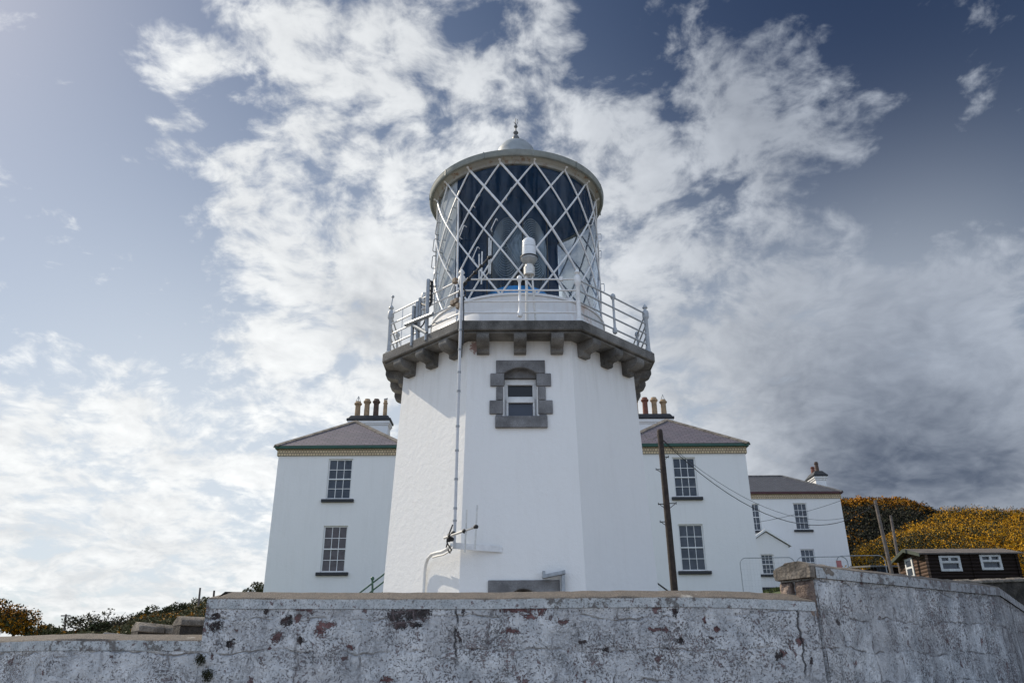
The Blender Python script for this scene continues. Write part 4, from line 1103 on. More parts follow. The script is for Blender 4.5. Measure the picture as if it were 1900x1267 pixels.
# ------------------------------------------------------------------ POLES, WIRES, RAILS
PB, PTp = at(1254.5, 1125, 27), at(1224, 799, 27)
UP = Thing('utility_pole', PB, 'dark brown timber utility pole with step irons in front of the right house', 'pole')
m_ = MB(); m_.tube([PB - Vector((0, 0, .8)), PB.lerp(PTp, .5), PTp], [.125, .112, .098], 14); m_.tube([PTp - Vector((0, 0, .001)), PTp + Vector((0, 0, .05))], [.098, .07], 14)
UP.part(m_, 'shaft', 'timber_pole')
for (x, y, s_) in [(1226, 848, 1), (1231.5, 871, -1), (1240, 934, 1), (1236, 935, -1), (1239.5, 968, -1)]:
    p = at(x, y, 27); m_ = MB(); e = p + Vector((s_*.27, -.02, 0)); m_.tube([p + Vector((-s_*.02, -.05, 0)), e], .016, 6); m_.tube([e - Vector((s_*.02, 0, 0)), p + Vector((0, -.05, -.19))], .012, 6); m_.tube([e + Vector((0, 0, -.03)), e + Vector((0, 0, .05))], .014, 6)
    UP.part(m_, 'step_iron', 'cable')
def far_pole(label, base, top, r, mat, arm=False, group=None):
    T = Thing('utility_pole', base, label, 'pole', group); m_ = MB(); m_.tube([base - Vector((0, 0, 1)), top], [r, r*.75], 10); T.part(m_, 'shaft', mat)
    if arm: m_ = MB(); z = top.z-.15; m_.box(top.x-.5, top.x+.5, top.y-.05, top.y+.05, z-.06, z+.06); T.part(m_, 'cross_arm', mat)
    return T
far_pole('taller weathered pole leaning beside the small shed', at(1657, 1066, 37), at(1623.5, 928, 37), .095, 'grey_pole')
far_pole('shorter weathered pole leaning just right of a taller one near the sheds', at(1670, 1060, 39), at(1652.5, 956, 39), .08, 'grey_pole')
far_pole('thin far pole with a crossarm standing alone at the lower left', at(120.5, 1178, 88), at(122.5, 1139, 88), .13, 'grey_pole', True)
far_pole('thin far pole rising from the scrub left of the tall wall end', at(369, 1122, 84), at(371.5, 1090, 84), .12, 'grey_pole')
far_pole('short dark far pole touching the top of the wall end', at(397, 1112, 60), at(397.5, 1095, 60), .09, 'timber_pole')
def wire(name, label, pts, sag, r):
    m_ = MB(); out = []
    for a, b_ in zip(pts, pts[1:]):
        for i in range(20): t = i/20; p = a.lerp(b_, t); p.z -= sag*4*t*(1-t); out.append(p)
    out.append(pts[-1]); m_.tube(out, r, 5)
    tag(m_.build(name, 'cable', None, tuple(pts[0])), label, 'wire')
pt1 = at(1623.5, 934, 37)
wire('overhead_wire', 'thicker sagging wire from the dark utility pole past the far house', [at(1219, 806, 27), pt1], 1.95, .014)
wire('overhead_wire', 'thinner upper wire beside the sagging one from the dark utility pole', [at(1226, 812, 27), at(1620, 940, 37)], 1.55, .008)
wire('overhead_wire', 'faint wire crossing low over the porch of the far house', [at(1408, 968, 47), at(1561, 928, 49.6)], .12, .012)
wire('overhead_wire', 'short looping wire between the dark pole top and the tower', [at(1222, 806, 27), at(1192, 802, 33)], .25, .012)
def stair_rail(label, post_px, rails, Y, mat):
    T = Thing('stair_railing', at(post_px[0], post_px[2]+20, Y) if post_px else at(*rails[0][0], Y), label, 'railing')
    for a, b_ in rails:
        m_ = MB(); m_.tube([at(*a, Y), at(*b_, Y)], .021, 8); T.part(m_, 'rail', mat)
    if post_px:
        x, y0_, y1_ = post_px; m_ = MB(); p, q = at(x, y0_, Y), at(x, y1_+20, Y); m_.tube([q, p], .026, 8); m_.ball(p + Vector((0, 0, .03)), .05, 8); T.part(m_, 'post', mat)
stair_rail('dark green stair railing climbing behind the left side of the tower', (691, 1075, 1101), [((655, 1109), (735, 1047.5)), ((668, 1113), (735, 1061)), ((690, 1114), (735, 1080))], 21, 'green')
stair_rail('thin dark stair railing dropping from the right side of the tower', None, [((1212, 1076), (1252, 1105))], 21, 'cable')

# ------------------------------------------------------------------ FENCE, SHEDS, WALLS AT RIGHT
YF = 30.0
def fence_panel(px0, px1, py0, py1, label):
    a, b_ = at(px0, py0, YF), at(px1, py1, YF); T = Thing('mesh_fence_panel', (a.x, a.y, a.z-1.9), label, 'fence', 'temporary mesh fence panels by the far house')
    r = .017; c_ = .22; m_ = MB(); dx = (b_-a).normalized(); dn = Vector((0, 0, -1))
    pts = [a + dn*1.9]
    for i in range(7): q = i/6*PI/2; pts.append(a + dn*c_*(1-math.sin(q)) + dx*c_*(1-math.cos(q)))
    for i in range(7): q = i/6*PI/2; pts.append(b_ - dx*c_*(1-math.sin(q)) + dn*c_*(1-math.cos(q)))
    pts.append(b_ + dn*1.9); m_.tube(pts, r, 6); T.part(m_, 'frame', 'galv')
    m_ = MB(); L = (b_-a).length
    for i in range(1, int(L/.12)): p = a + dx*(i*.12) + dn*.03; m_.tube([p, p + dn*1.8], .0012, 3, 0, False)
    for i in range(1, 9): m_.tube([a + dn*(.2*i), b_ + dn*(.2*i)], .0012, 3, 0, False)
    T.part(m_, 'wire_mesh', 'galv')
    return T
fence_panel(1372, 1473, 1035, 1033.5, 'mesh fence panel left of the capped stone wall end')
fence_panel(1477, 1571, 1033.5, 1032, 'mesh fence panel behind the capped stone wall end')
fence_panel(1551, 1640, 1031, 1030, 'mesh fence panel in front of the yellow gorse')
m_ = MB(); p, q = at(1551, 1039.5, YF-.06), at(1563, 1055, YF-.06); m_.box(p.x, q.x, YF-.07, YF-.05, q.z, p.z)
tag(m_.build('warning_board', 'sign', None, (p.x, YF-.06, q.z)), 'small faded red board hung on the mesh fence', 'board')

SX0, SX1, SY0, SY1 = 18.25, 22.25, 35.6, 38.2
sz0 = EZ(2.6); sze = at(1727, 1027, SY0).z; szr = at(1690, 1020.5, 36.9).z
SH = Thing('timber_shed', ((SX0+SX1)/2, SY0, sz0), 'dark brown timber cabin with two white windows below the gorse hill', 'shed')
def sw(xa, xb, ya, yb): return r3(xa, xb, ya, yb, SY0)
swin = [sw(1744.5, 1782, 1031.5, 1058.5), sw(1820, 1857.5, 1029.5, 1056)]
m_ = MB(); wall_holes(m_, SX0, SX1, sz0, sze, SY0, swin)
m_.face([(SX1, SY0, sz0), (SX1, SY1, sz0), (SX1, SY1, sze), (SX1, (SY0+SY1)/2, szr-.08), (SX1, SY0, sze)]); m_.face([(SX1, SY1, sz0), (SX0, SY1, sz0), (SX0, SY1, sze), (SX1, SY1, sze)])
SW = SH.part(m_, 'wall', 'log_dark')
m_ = MB(); m_.face([(SX0, SY1, sz0), (SX0, SY0, sz0), (SX0, SY0, sze), (SX0, (SY0+SY1)/2, szr-.08), (SX0, SY1, sze)]); SH.part(m_, 'gable_wall', 'log_brown')
for bx, bw in ((SX0, .06), (SX1, .06), ((SX0+SX1)/2, .04)):
    m_ = MB(); m_.box(bx-bw, bx+bw, SY0-bw, SY0-.003, sz0, sze); SH.part(m_, 'corner_board', 'log_brown' if bx == SX0 else 'log_dark')
m_ = MB(); ym = (SY0+SY1)/2; s1 = (szr-sze)/(ym-SY0)
for sg in (-1, 1):
    ye = ym + sg*(ym-SY0+.12); zee = szr - s1*(ym-SY0+.12)
    pts = [(SX0-.3, ye, zee), (SX1+.3, ye, zee), (SX1+.3, ym, szr), (SX0-.3, ym, szr)] if sg < 0 else [(SX0-.3, ym, szr), (SX1+.3, ym, szr), (SX1+.3, ye, zee), (SX0-.3, ye, zee)]
    m_.hexa(pts, [(x, y, z+.06) for x, y, z in pts])
SR = SH.part(m_, 'roof', 'felt')
m_ = MB()
for sg in (-1, 1):
    ye = ym + sg*(ym-SY0+.13); zee = szr - s1*(ym-SY0+.13)
    m_.hexa([(SX0-.335, ym, szr-.09), (SX0-.303, ym, szr-.09), (SX0-.303, ye, zee-.09), (SX0-.335, ye, zee-.09)], [(SX0-.335, ym, szr+.06), (SX0-.303, ym, szr+.06), (SX0-.303, ye, zee+.06), (SX0-.335, ye, zee+.06)])
SH.part(m_, 'barge_board', simple('green_grey_board', (.05, .065, .05), .7, .2, 5), SR)
for h in swin:
    a, b_, c_, d_ = h; fr = MB(); w = .085; y0, y1 = SY0-.03, SY0+.06; zm = c_ + (d_-c_)*.60
    fr.box(a-.02, a+w, y0, y1, c_-.02, d_+.02); fr.box(b_-w, b_+.02, y0, y1, c_-.02, d_+.02); fr.box(a+w, b_-w, y0, y1, d_-w*.8, d_+.02); fr.box(a+w, b_-w, y0, y1, c_-.02, c_+w); fr.box(a+w, b_-w, y0, y1, zm-.05, zm+.05); fr.box((a+b_)/2-.05, (a+b_)/2+.05, y0, y1, zm+.05, d_-w*.8)
    W = SH.part(fr, 'window', 'dimmed_frame'); pn = MB(); pn.box(a+.04, b_-.04, SY0+.07, SY0+.09, c_+.03, d_-.03); SH.part(pn, 'pane', 'pane', W)
m_ = MB(); m_.box(SX0-.05, SX0-.004, ym-.1, ym+.62, sz0, sze+.0); DR = SH.part(m_, 'door', 'whiteframe')
m_ = MB(); m_.box(SX0-.058, SX0-.052, ym+.02, ym+.5, sze-.75, sze-.45); m_.box(SX0-.058, SX0-.052, ym+.02, ym+.5, sze-.36, sze-.1); SH.part(m_, 'pane', 'pane', DR)
# small low shed
p0, p1 = at(1613, 1048, 39.5), at(1676, 1046, 39.5)
S2 = Thing('garden_shed', ((p0.x+p1.x)/2, 40, EZ(2.6)), 'low grey flat roofed shed between the leaning poles and the cabin', 'shed')
m_ = MB(); m_.box(p0.x+.15, p1.x-.1, 39.6, 41.4, EZ(2.6), p0.z-.1); S2.part(m_, 'wall', 'log_dark')
m_ = MB(); m_.hexa([(p0.x, 39.4, p0.z-.1), (p1.x, 39.4, p0.z-.1), (p1.x, 41.6, p0.z+.12), (p0.x, 41.6, p0.z+.12)], [(p0.x, 39.4, p0.z-.02), (p1.x, 39.4, p0.z-.02), (p1.x, 41.6, p0.z+.2), (p0.x, 41.6, p0.z+.2)]); S2.part(m_, 'roof', 'greystone')
m_ = MB(); g0 = at(1626, 1052, 39.6); g1 = at(1645, 1060, 39.6); m_.box(g0.x, g1.x, 39.57, 39.597, g1.z, g0.z); S2.part(m_, 'window', 'pane')

def rubble_wall(label, a, b_, h, th, zb, capm='capstone', facem='darkstone', round_=True, name='field_wall'):
    """a,b: front top corners"""
    a, b_ = Vector(a), Vector(b_); T = Thing(name, ((a.x+b_.x)/2, (a.y+b_.y)/2, zb), label, 'wall')
    d = (b_-a); d.z = 0; L = d.length; d.normalize(); nn = Vector((d.y, -d.x, 0)); n = max(6, int(L/.16)); mb = MB(); rows = 10; base = 0
    for i in range(n+1):
        p = a.lerp(b_, i/n)
        for j in range(rows+1):
            z = zb + (p.z-zb)*j/rows; q = Vector((p.x, p.y, z)); q = q + nn*(noise.noise(q*2.2)*.06 + noise.noise(q*6)*.03); mb.v.append(tuple(q))
    for i in range(n):
        for j in range(rows):
            k = i*(rows+1)+j; mb.f.append((k, k+rows+1, k+rows+2, k+1)); mb.mi.append(0); mb.sm.append(True); mb.uv.append([(0, 0)]*4)
    for p in (a, b_):
        q = p - nn*th; mb.face([p, q, Vector((q.x, q.y, zb)), Vector((p.x, p.y, zb))])
    T.part(mb, 'wall_face', facem)
    cp_ = MB(); k = max(2, int(L/.55))
    for i in range(k):
        p, q = a.lerp(b_, i/k), a.lerp(b_, (i+.97)/k); o = nn*.05; hh = h*(.85 + .3*random.random()) if not round_ else h
        prof = [(o, 0), (o, hh*.55), (nn*-.06, hh), (nn*-(th*.6), hh*1.05), (nn*-(th+.05), hh*.5), (nn*-(th+.05), 0)]
        cp_.prism([p + o_ + Vector((0, 0, z_)) for o_, z_ in prof], q-p)
    T.part(cp_, 'coping', capm, bevel=.02)
    return T
rubble_wall('dark stone garden wall with pale top stones below the timber cabin', at(1740, 1085, 28), at(1990, 1075, 31), .16, .45, EZ(2.0), round_=False)
rubble_wall('nearer dark coped wall stub behind the lower left wall', at(256, 1171, 15.2), at(352, 1180, 15.8), .17, .42, EZ(.2))
rubble_wall('darker coped wall stub beside the end of the tall whitewashed wall', at(335, 1160, 14.5), at(420, 1163, 15), .16, .42, EZ(.2))
m_ = MB(); p, q = at(176, 1181, 17), at(250, 1181, 17); m_.hexa([(p.x, 17, p.z-.5), (q.x, 17, p.z-.5), (q.x, 17.5, p.z-.5), (p.x, 17.5, p.z-.5)], [(p.x+.15, 17, at(190, 1172, 17).z), (q.x-.1, 17, at(240, 1177, 17).z), (q.x-.1, 17.5, at(240, 1177, 17).z), (p.x+.15, 17.5, at(190, 1172, 17).z)])
tag(m_.build('stone_slab', 'greystone', None, (p.x, 17, p.z-.5), bevel=.03), 'low grey slab showing just above the lower left wall', 'slab')

# ------------------------------------------------------------------ GROUND AND HILLS
def sst(x): x = max(0, min(1, x)); return x*x*(3-2*x)
def gz(X, Y):
    if Y < 9.8: return 0.0
    g = -.25 + 2.75*sst((Y-15)/18)*sst((X/max(Y, 1)+.37)/.05)
    g += 1.75*sst((Y-33)/12)*sst((X-9)/6)
    g -= .3*sst((X-14)/4)*(1-sst((Y-36)/8))
    far = sst((math.hypot(X, Y)-70)/200)
    return EZ(g)*(1-far)
xs = [-4000, -1200, -400, -150, -80] + list(np.arange(-50, 51, 2.0)) + [80, 150, 400, 1200, 4000]
ys = [-4000, -1200, -300, -80, -20, 0, 6, 9.79, 9.81] + list(np.arange(11, 71, 2.0)) + [100, 150, 300, 700, 1500, 4000]
m_ = MB(); vs = [(x, y, gz(x, y)) for y in ys for x in xs]; m_.v = vs; nx = len(xs)
for j in range(len(ys)-1):
    for i in range(nx-1):
        k = j*nx+i; m_.f.append((k, k+1, k+nx+1, k+nx)); m_.mi.append(0); m_.sm.append(False); m_.uv.append([(0, 0)]*4)
tag(m_.build('ground', 'ground'), kind='structure')

class Hill:
    def __init__(self, name, sky, Yb, Yt, pyb, mat, back=40):
        self.sky = sky; self.Yb, self.Yt, self.pyb = Yb, Yt, pyb
        x0, x1 = sky[0][0], sky[-1][0]; n = 70; mb = MB(); rows = 26
        for i in range(n+1):
            px = x0 + (x1-x0)*i/n
            for j in range(rows+1): mb.v.append(tuple(self.pt(px, j/rows)))
            t = self.pt(px, 1); mb.v.append((t.x*1.0 + (t.x/self.Yt)*back, t.y+back, t.z-1.0)); mb.v.append((t.x + (t.x/self.Yt)*back*2, t.y+back*2, -2))
        R1 = rows+3
        for i in range(n):
            for j in range(R1-1):
                k = i*R1+j; mb.f.append((k, k+R1, k+R1+1, k+1)); mb.mi.append(0); mb.sm.append(True); mb.uv.append([(0, 0)]*4)
        tag(mb.build(name, mat), kind='structure')
    def top(self, px):
        for (a, b_), (c_, d_) in zip(self.sky, self.sky[1:]):
            if a <= px <= c_: return b_ + (d_-b_)*(px-a)/(c_-a)
        return self.sky[-1][1]
    def pt(self, px, s):
        Y = self.Yb + (self.Yt-self.Yb)*s; zb_ = at(px, self.pyb, self.Yb).z; zt_ = at(px, self.top(px), self.Yt).z
        X = at(px, (self.pyb+self.top(px))/2, Y).x
        z = zb_ - .6*(s == 0) + (zt_-zb_)*(s**.85)
        z += noise.noise(Vector((X*.12, Y*.12, 3)))*.8*min(1, s*3)*(1-s*.6)
        return Vector((X, Y, z))
hn = Hill('gorse_hillside', [(1540, 1082), (1590, 1062), (1640, 1022), (1700, 1000), (1750, 982), (1780, 966), (1830, 963), (1880, 968), (1910, 964), (2000, 968), (2300, 985)], 43, 62, 1105, 'hill_dark')
hf = Hill('scrub_hillside', [(1300, 960), (1480, 945), (1565, 944), (1640, 942), (1690, 944), (1720, 956), (1745, 966), (1800, 972), (1900, 978), (2100, 985), (2300, 1000)], 64, 84, 1085, 'hill_dark')
hl = Hill('left_hillside', [(-260, 1192), (0, 1187), (100, 1184), (135, 1180), (200, 1168), (240, 1158), (260, 1146), (300, 1138), (330, 1136), (390, 1118), (440, 1108), (490, 1100), (600, 1090), (760, 1085)], 45, 95, 1196, 'hill')

def bushes(hill, name, n, rr, per, mats, pf, leaf, xr, sr, label, seedoff=0, squash=.75, cull=None):
    C, S, MI = [], [], []
    for _ in range(n):
        px = random.uniform(*xr); s = random.uniform(*sr)**1.0
        p = hill.pt(px, s)
        if cull and cull(px, s, p): continue
        r = random.uniform(*rr); k = int(per*(.6+.8*random.random()))
        d = RNG.normal(size=(k, 3)); d[:, 2] = np.abs(d[:, 2]) - .15; d /= np.linalg.norm(d, axis=1)[:, None]
        lum = 1 + .22*np.sin(d[:, 0]*5 + px) * np.cos(d[:, 1]*6 + s*40) + RNG.normal(size=k)*.07
        q = np.array(p) + d*(r*lum)[:, None]*np.array([1, 1, squash])
        fl = pf(px, s, p)
        flower = (RNG.random(k) < fl*(.50 + .75*np.clip(d[:, 2]*1.1 - d[:, 1]*.35, 0, 1)))
        flower &= (np.sin(d[:, 0]*5 + px*3) + np.sin(d[:, 2]*6 + d[:, 1]*4 + px) > -.45)
        C.append(q); S.append(RNG.uniform(leaf[0], leaf[1], k)); MI.append(np.where(flower, 1, np.where(RNG.random(k) < .25, 2, 0)))
    o = leaf_mesh(name, np.concatenate(C), np.concatenate(S), np.concatenate(MI), mats, None, (0, 0, 0), .6)
    tag(o, label, name.replace('_', ' '), kind='stuff')
def nz(p, s=.18, o=0): return noise.noise(Vector((p.x*s, p.y*s, p.z*s + o)))
bushes(hn, 'gorse', 720, (.5, 1.55), 640, ['leaf_dark', 'flower', 'leaf_olive'], lambda px, s, p: random.choice((.35, 1, 1.1, 1.1))*max(.10, min(1.0, .85 + 1.2*nz(p))), (.032, .072), (1545, 1950), (.08, 1.0), 'yellow flowering gorse covering the slope above the timber cabin')
bushes(hf, 'scrub', 560, (.7, 1.6), 340, ['leaf_black', 'flower_orange', 'leaf_dark'], lambda px, s, p: (.75 if s > .90 else .25 if (s > .80 and nz(p, .25, 5) > .0) or (px < 1600 and nz(p, .3, 9) > .25) else .004)*(1.0 if px < 1725 else .15), (.06, .13), (1540, 1800), (.05, 1.0), 'dark scrub with a yellow flowering crest behind the far house')
bushes(hf, 'scrub_crest', 150, (.9, 1.5), 260, ['leaf_black', 'flower_orange', 'leaf_olive'], lambda px, s, p: (.8 if px < 1722 else .1), (.08, .16), (1540, 1760), (.93, 1.0), 'band of flowering scrub along the dark hill crest')
bushes(hl, 'bracken', 700, (.4, .85), 130, ['leaf_olive', 'flower_orange', 'leaf_green'], lambda px, s, p: (.30 if nz(p, .12, 2) > .1 else .03), (.07, .16), (60, 620), (.03, 1.0), 'olive bracken and scrub covering the left hillside', squash=.45)

def shrub(name, label, cat, base, cw, ch, n, mats, probs, leaf, trunk_h=.35, lean=0.0, bare=False, lumps=9, group=None):
    """trunk, limbs and a clumpy crown"""
    base = Vector(base); T = Thing(name, base, label, cat, group); tr = MB()
    top = base + Vector((lean*ch, 0, ch*.55)); tr.tube([base - Vector((0, 0, .5)), base.lerp(top, .5) + Vector((.05*cw, 0, 0)), top], [cw*.05, cw*.035, cw*.02], 7)
    tips = []
    for i in range(lumps):
        a = 2*PI*i/lumps + random.random()*.6; rr = (.25 + .3*random.random())*cw
        e = base + Vector((math.cos(a)*rr + lean*ch*.8, math.sin(a)*rr*.8, ch*(trunk_h + (.95-trunk_h)*random.random()*(1 - .45*(rr/cw)))))
        st_ = base.lerp(top, .25 + .6*random.random()); tr.tube([st_, st_.lerp(e, .55) + Vector((0, 0, .04*ch)), e], [cw*.018, cw*.012, cw*.005], 5); tips.append(e)
        if bare:
            for _ in range(6):
                f = e + Vector((random.gauss(0, .12)*cw, random.gauss(0, .1)*cw, abs(random.gauss(0, .14))*ch)); tr.tube([st_.lerp(e, .5+.5*random.random()), f], [cw*.007, cw*.002], 4)
    T.part(tr, 'trunk', 'bark')
    tips.append(base + Vector((lean*ch, 0, ch*.85)))
    C = []; k = n//len(tips)
    for e in tips:
        r = (.16 + .10*random.random())*cw; d = RNG.normal(size=(k, 3)); d /= np.linalg.norm(d, axis=1)[:, None]
        C.append(np.array(e) + d*(r*(.55 + .5*RNG.random(k)))[:, None]*np.array([1.1, 1, .75]))
    C = np.concatenate(C); mi = RNG.choice(len(mats), len(C), p=probs)
    crown = leaf_mesh('crown', C, RNG.uniform(*leaf, len(C)), mi, mats, T.o, tuple(base), .55)
    return T
gp = lambda px, py, Y: at(px, py, Y)
shrub('gorse_bush', 'orange flowering gorse bush at the far left edge of the picture', 'bush', gp(20, 1186, 30), 1.45, 1.12, 3000, ['leaf_dark', 'flower_orange', 'leaf_green'], [.45, .45, .10], (.03, .07), .30, 0, False, 13)
shrub('gorse_bush', 'second orange gorse clump leaning out of the left edge', 'bush', gp(-14, 1186, 29), 1.5, 1.30, 2600, ['leaf_dark', 'flower_orange', 'leaf_green'], [.45, .45, .10], (.03, .07), .35, 0, False, 11)
shrub('shrub', 'low dull green shrub right of the orange gorse at the left', 'bush', gp(80, 1186, 34), 1.0, .52, 1000, ['leaf_olive', 'leaf_green'], [.6, .4], (.03, .07), .2, .3, False, 8)
shrub('shrub', 'small grey green shrub tucked under the orange gorse at the left', 'bush', gp(50, 1186, 33), .9, .5, 800, ['leaf_olive', 'leaf_green'], [.7, .3], (.03, .07), .2, 0, False, 7)
for (px, py, Y, cw, chh, n, mats, pr, lean, bare, lab) in [
    (158, 1178, 70, 3.2, 1.5, 900, ['leaf_olive', 'leaf_dark'], [.6, .4], -.1, True, 'leftmost thin olive tree on the left skyline'),
    (188, 1178, 72, 3.0, 2.1, 260, ['leaf_olive', 'leaf_dark'], [.6, .4], .05, True, 'nearly bare small tree with fine twigs on the left skyline'),
    (224, 1172, 74, 2.6, 1.2, 900, ['leaf_dark', 'leaf_olive'], [.6, .4], .25, False, 'low dark rounded tree right of the bare tree on the left skyline'),
    (180, 1178, 66, 1.6, .9, 700, ['leaf_dark', 'leaf_green'], [.7, .3], 0, False, 'small dark bush below the bare tree at the left'),
    (272, 1156, 84, 3.2, 1.5, 1400, ['leaf_dark', 'leaf_green'], [.5, .5], .25, False, 'wide dark wind swept tree midway up the left hillside'),
    (318, 1146, 88, 2.3, 1.5, 1100, ['leaf_dark', 'leaf_green'], [.5, .5], .25, False, 'dark windswept tree nearest the wall on the left hillside'),
    (352, 1134, 90, 2.4, .9, 800, ['leaf_green', 'leaf_olive'], [.6, .4], .2, False, 'green shrub below the far pole near the wall end'),
    (384, 1126, 92, 2.4, .9, 800, ['leaf_green', 'leaf_olive'], [.6, .4], 0, False, 'green shrub meeting the tall wall end at the left'),
    (478, 1110, 70, 2.4, 1.2, 1200, ['leaf_olive', 'leaf_green'], [.6, .4], 0, False, 'olive shrub peeping over the wall beside the left house')]:
    shrub('hillside_tree', lab, 'tree', gp(px, py, Y), cw, chh, n, mats, pr, (.06, .14), .3, lean, bare, 9)
# rough grass strip seen below the porch and beside the garden wall
gc = []
for (x0_, x1_, y0_, y1_) in [(12.5, 20, 43.5, 47.4), (15, 24, 22, 28), (24, 30, 24, 34)]:
    k = 5000; X = RNG.uniform(x0_, x1_, k); Y = RNG.uniform(y0_, y1_, k); gc.append(np.stack([X, Y, [gz(a, b_)+.07 for a, b_ in zip(X, Y)]], 1))
gc = np.concatenate(gc)
tag(leaf_mesh('grass', gc, RNG.uniform(.06, .16, len(gc)), np.zeros(len(gc)), ['grass'], None, (0, 0, 0), .25, 2.5), 'rough green grass around the far house and garden wall', 'grass', kind='stuff')

# ------------------------------------------------------------------ LIGHT AND SKY
S = Vector((-1, .62, 1.02)).normalized()
sun = bpy.data.lights.new('sun', 'SUN'); sun.energy = 4.6; sun.angle = math.radians(.5); sun.color = (1, .89, .72)
so = bpy.data.objects.new('sun', sun); COL.objects.link(so); so.rotation_euler = (-S).to_track_quat('-Z', 'Y').to_euler(); so.location = S*200

# SKY-BEGIN
W = bpy.data.worlds.new('World'); scene.world = W; W.use_nodes = True
nt = NT(W.node_tree); nt.n.clear()
out = nt.new('ShaderNodeOutputWorld'); bg = nt.new('ShaderNodeBackground'); nt.l.new(bg.outputs[0], out.inputs[0])
sky = nt.new('ShaderNodeTexSky', sky_type='NISHITA'); sky.sun_disc = False
sky.sun_elevation = math.asin(S.z); sky.sun_rotation = math.atan2(S.x, S.y)
sky.air_density = 1.0; sky.dust_density = .5; sky.ozone_density = 2.0; sky.altitude = 10
d = nt.vmath('NORMALIZE', nt.new('ShaderNodeTexCoord').outputs['Generated'])
def rdir(px, py): return ray(px, py).normalized()
def field(blobs, RS=1.0):
    acc = 0.0
    for (px, py, r, w) in blobs:
        v = px if isinstance(px, Vector) else rdir(px, py); k = 2.0*(F/(r*RS))**2
        dt = nt.vmath('DOT_PRODUCT', d, (v.x, v.y, v.z))
        e = nt.math('EXPONENT', nt.math('MULTIPLY_ADD', dt, k, -k))
        acc = nt.math('MULTIPLY_ADD', e, w, acc)
    return acc
BACK = Vector((0.1, -.8, .6)).normalized()  # unseen cloud cover behind the camera, added to light the shaded fronts
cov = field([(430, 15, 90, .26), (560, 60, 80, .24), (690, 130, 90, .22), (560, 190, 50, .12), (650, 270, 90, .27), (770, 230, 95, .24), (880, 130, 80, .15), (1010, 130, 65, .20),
    (590, 350, 80, .24), (700, 420, 110, .30), (570, 500, 100, .36), (560, 570, 80, .3), (700, 570, 120, .34), (600, 640, 90, .26), (640, 730, 80, .30), (440, 400, 45, .22), (395, 300, 40, .26), (290, 272, 30, .24),
    (345, 185, 60, .24), (480, 300, 40, .16), (330, 230, 30, .14), (480, 420, 45, .16), (395, 105, 26, .24), (290, 65, 32, .22), (1060, 245, 70, .22), (1190, 285, 70, .32), (1220, 195, 40, .18), (1215, 80, 42, .22), (1310, 140, 65, .32), (1400, 120, 65, .28), (1500, 150, 75, .25),
    (1430, 260, 70, .32), (1570, 225, 60, .24), (1330, 370, 75, .24), (1200, 490, 90, .28), (1290, 440, 90, .24), (1370, 560, 100, .28), (1240, 650, 120, .34), (1500, 470, 60, .16), (1590, 620, 100, .30),
    (1450, 720, 150, .34), (1690, 750, 120, .26), (1820, 860, 190, .50), (1640, 850, 170, .50), (1560, 930, 130, .4), (1760, 700, 110, .22), (1340, 780, 110, .32), (1450, 870, 110, .38), (1560, 385, 60, .14), (1790, 150, 60, .13), (1740, 545, 45, .12), (990, 430, 170, .22),
    (70, 815, 65, .30), (240, 830, 80, .30), (400, 855, 70, .28), (160, 905, 50, .26), (80, 1010, 130, .30), (330, 1010, 120, .28), (250, 1100, 160, .30), (460, 960, 80, .26), (265, 705, 30, .22), (60, 1110, 110, .28),
    (190, 170, 200, -.16), (150, 420, 220, -.12), (380, 560, 90, -.08), (470, 230, 40, -.08), (1750, 330, 200, -.08), (1330, 20, 110, -.22), (1130, 40, 90, -.16), (890, 40, 60, -.10), (1250, 240, 45, -.12), (1200, 400, 50, -.08), (1690, 60, 220, -.14), (1700, 470, 170, -.10),
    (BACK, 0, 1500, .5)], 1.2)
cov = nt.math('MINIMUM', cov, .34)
cov = nt.math('ADD', cov, field([(1640, 800, 230, .22), (1850, 880, 200, .25), (1500, 940, 150, .2), (1440, 720, 150, .12), (650, 620, 110, .14), (620, 470, 100, .08), (1760, 640, 160, .10)]))
xx, yy, zz = nt.sep(d)
inv = nt.math('DIVIDE', 1.0, nt.math('ADD', nt.math('MAXIMUM', zz, 0.0), .34))
q = nt.comb(nt.math('MULTIPLY', xx, inv), nt.math('MULTIPLY', yy, inv), nt.math('MULTIPLY', zz, .35))
wp = nt.noise(q, 4.0, 3, .5, out='Color')
qw = nt.vmath('ADD', q, nt.vmath('SCALE', nt.vmath('SUBTRACT', wp, (.5, .5, .5)), scale=.14))
n1 = nt.noise(qw, 7.5, 9, .56)
sd = Vector((S.x, S.y, 0))*.020
n2 = nt.noise(nt.vmath('ADD', qw, (sd.x, sd.y, .008)), 7.5, 4, .56)
n3 = nt.noise(qw, 3.0, 4, .55)
fine = nt.noise(qw, 30, 6, .62)
puff = nt.noise(qw, 17, 6, .60)
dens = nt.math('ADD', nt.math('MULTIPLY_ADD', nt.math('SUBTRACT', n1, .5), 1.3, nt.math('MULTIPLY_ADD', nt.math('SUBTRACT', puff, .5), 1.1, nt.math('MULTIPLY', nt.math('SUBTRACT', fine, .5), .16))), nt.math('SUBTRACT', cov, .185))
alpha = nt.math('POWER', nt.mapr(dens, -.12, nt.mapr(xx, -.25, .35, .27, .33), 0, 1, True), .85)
alpha = nt.math('MULTIPLY', alpha, .96)
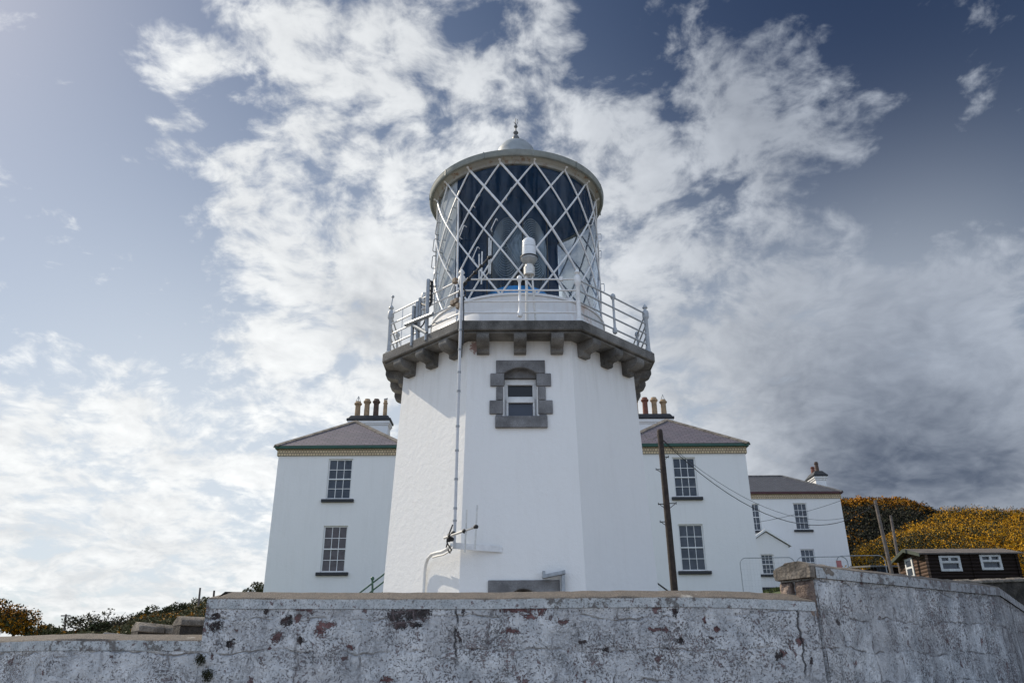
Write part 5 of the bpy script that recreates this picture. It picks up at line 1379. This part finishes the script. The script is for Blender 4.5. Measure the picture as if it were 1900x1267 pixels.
# light and shade inside the cloud layer: sunward edges bright, thick bodies grey
shade = nt.math('ADD', nt.mapr(nt.math('SUBTRACT', n2, n1), -.12, .12, 0, .5), nt.mapr(n3, .40, .66, 0, .4))
shade = nt.math('ADD', shade, nt.mapr(puff, .38, .66, .28, -.12))
grey = field([(690, 600, 75, .32), (1420, 740, 150, .18), (1640, 830, 190, .34), (1840, 860, 160, .42), (1300, 640, 110, .16), (1620, 950, 140, .20), (100, 1040, 100, .12), (300, 990, 80, .08), (1450, 290, 110, .14), (1340, 180, 90, .12)])
sh = nt.math('ADD', nt.math('MULTIPLY', shade, .34), nt.math('MULTIPLY', grey, nt.mapr(n3, .35, .6, .75, 1.15)), clamp=True)
right = field([(1600, -80, 680, 1.0)])
ccol = nt.mix(sh, rgb(10.7, 10.85, 10.8), rgb(2.0, 2.3, 2.85))
rlow = field([(1820, 640, 430, .72), (1650, 900, 300, .35)])
ccol = nt.mix(nt.math('MINIMUM', rlow, .9), ccol, nt.mix(1.0, ccol, rgb(.52, .57, .66), 'MULTIPLY'))
ccol = nt.mix(nt.math('MULTIPLY', right, .95), ccol, nt.mix(1.0, ccol, rgb(.42, .46, .54), 'MULTIPLY'))
front = nt.mapr(yy, -.35, .25, 1, 0)          # cloud colour behind the camera, brightened and blued to fill shaded fronts
ccol = nt.mix(front, ccol, rgb(8.5, 10.3, 13.4))
blue = nt.mix(1.0, sky.outputs[0], rgb(.85, .81, .78), 'MULTIPLY')
blue = nt.mix(nt.math('MULTIPLY', right, .85), blue, nt.mix(1.0, blue, rgb(.22, .27, .38), 'MULTIPLY'))
haze = field([(250, 950, 480, .80), (-200, -200, 420, .12), (1640, 640, 260, .26), (1400, 760, 260, .25), (930, 700, 330, .45), (1850, 500, 200, .12)])
blue = nt.mix(nt.math('MINIMUM', haze, .9), blue, rgb(7.6, 8.2, 8.8))
low = nt.math('MULTIPLY', nt.mapr(zz, .0, .22, .85, 0, True), nt.mapr(xx, -.1, .35, 0, 1))
blue = nt.mix(low, blue, rgb(2.6, 2.9, 3.5))
col = nt.mix(alpha, blue, ccol)
nt.l.new(col, bg.inputs[0]); bg.inputs['Strength'].default_value = .1

# SKY-END
# ------------------------------------------------------------------ render settings
scene.view_settings.view_transform = 'Standard'; scene.view_settings.look = 'None'
scene.view_settings.exposure = 0.0; scene.view_settings.gamma = 1.0
scene.render.engine = 'CYCLES'
scene.cycles.use_denoising = True
scene.cycles.max_bounces = 8; scene.cycles.transparent_max_bounces = 16
scene.cycles.caustics_reflective = False; scene.cycles.caustics_refractive = False
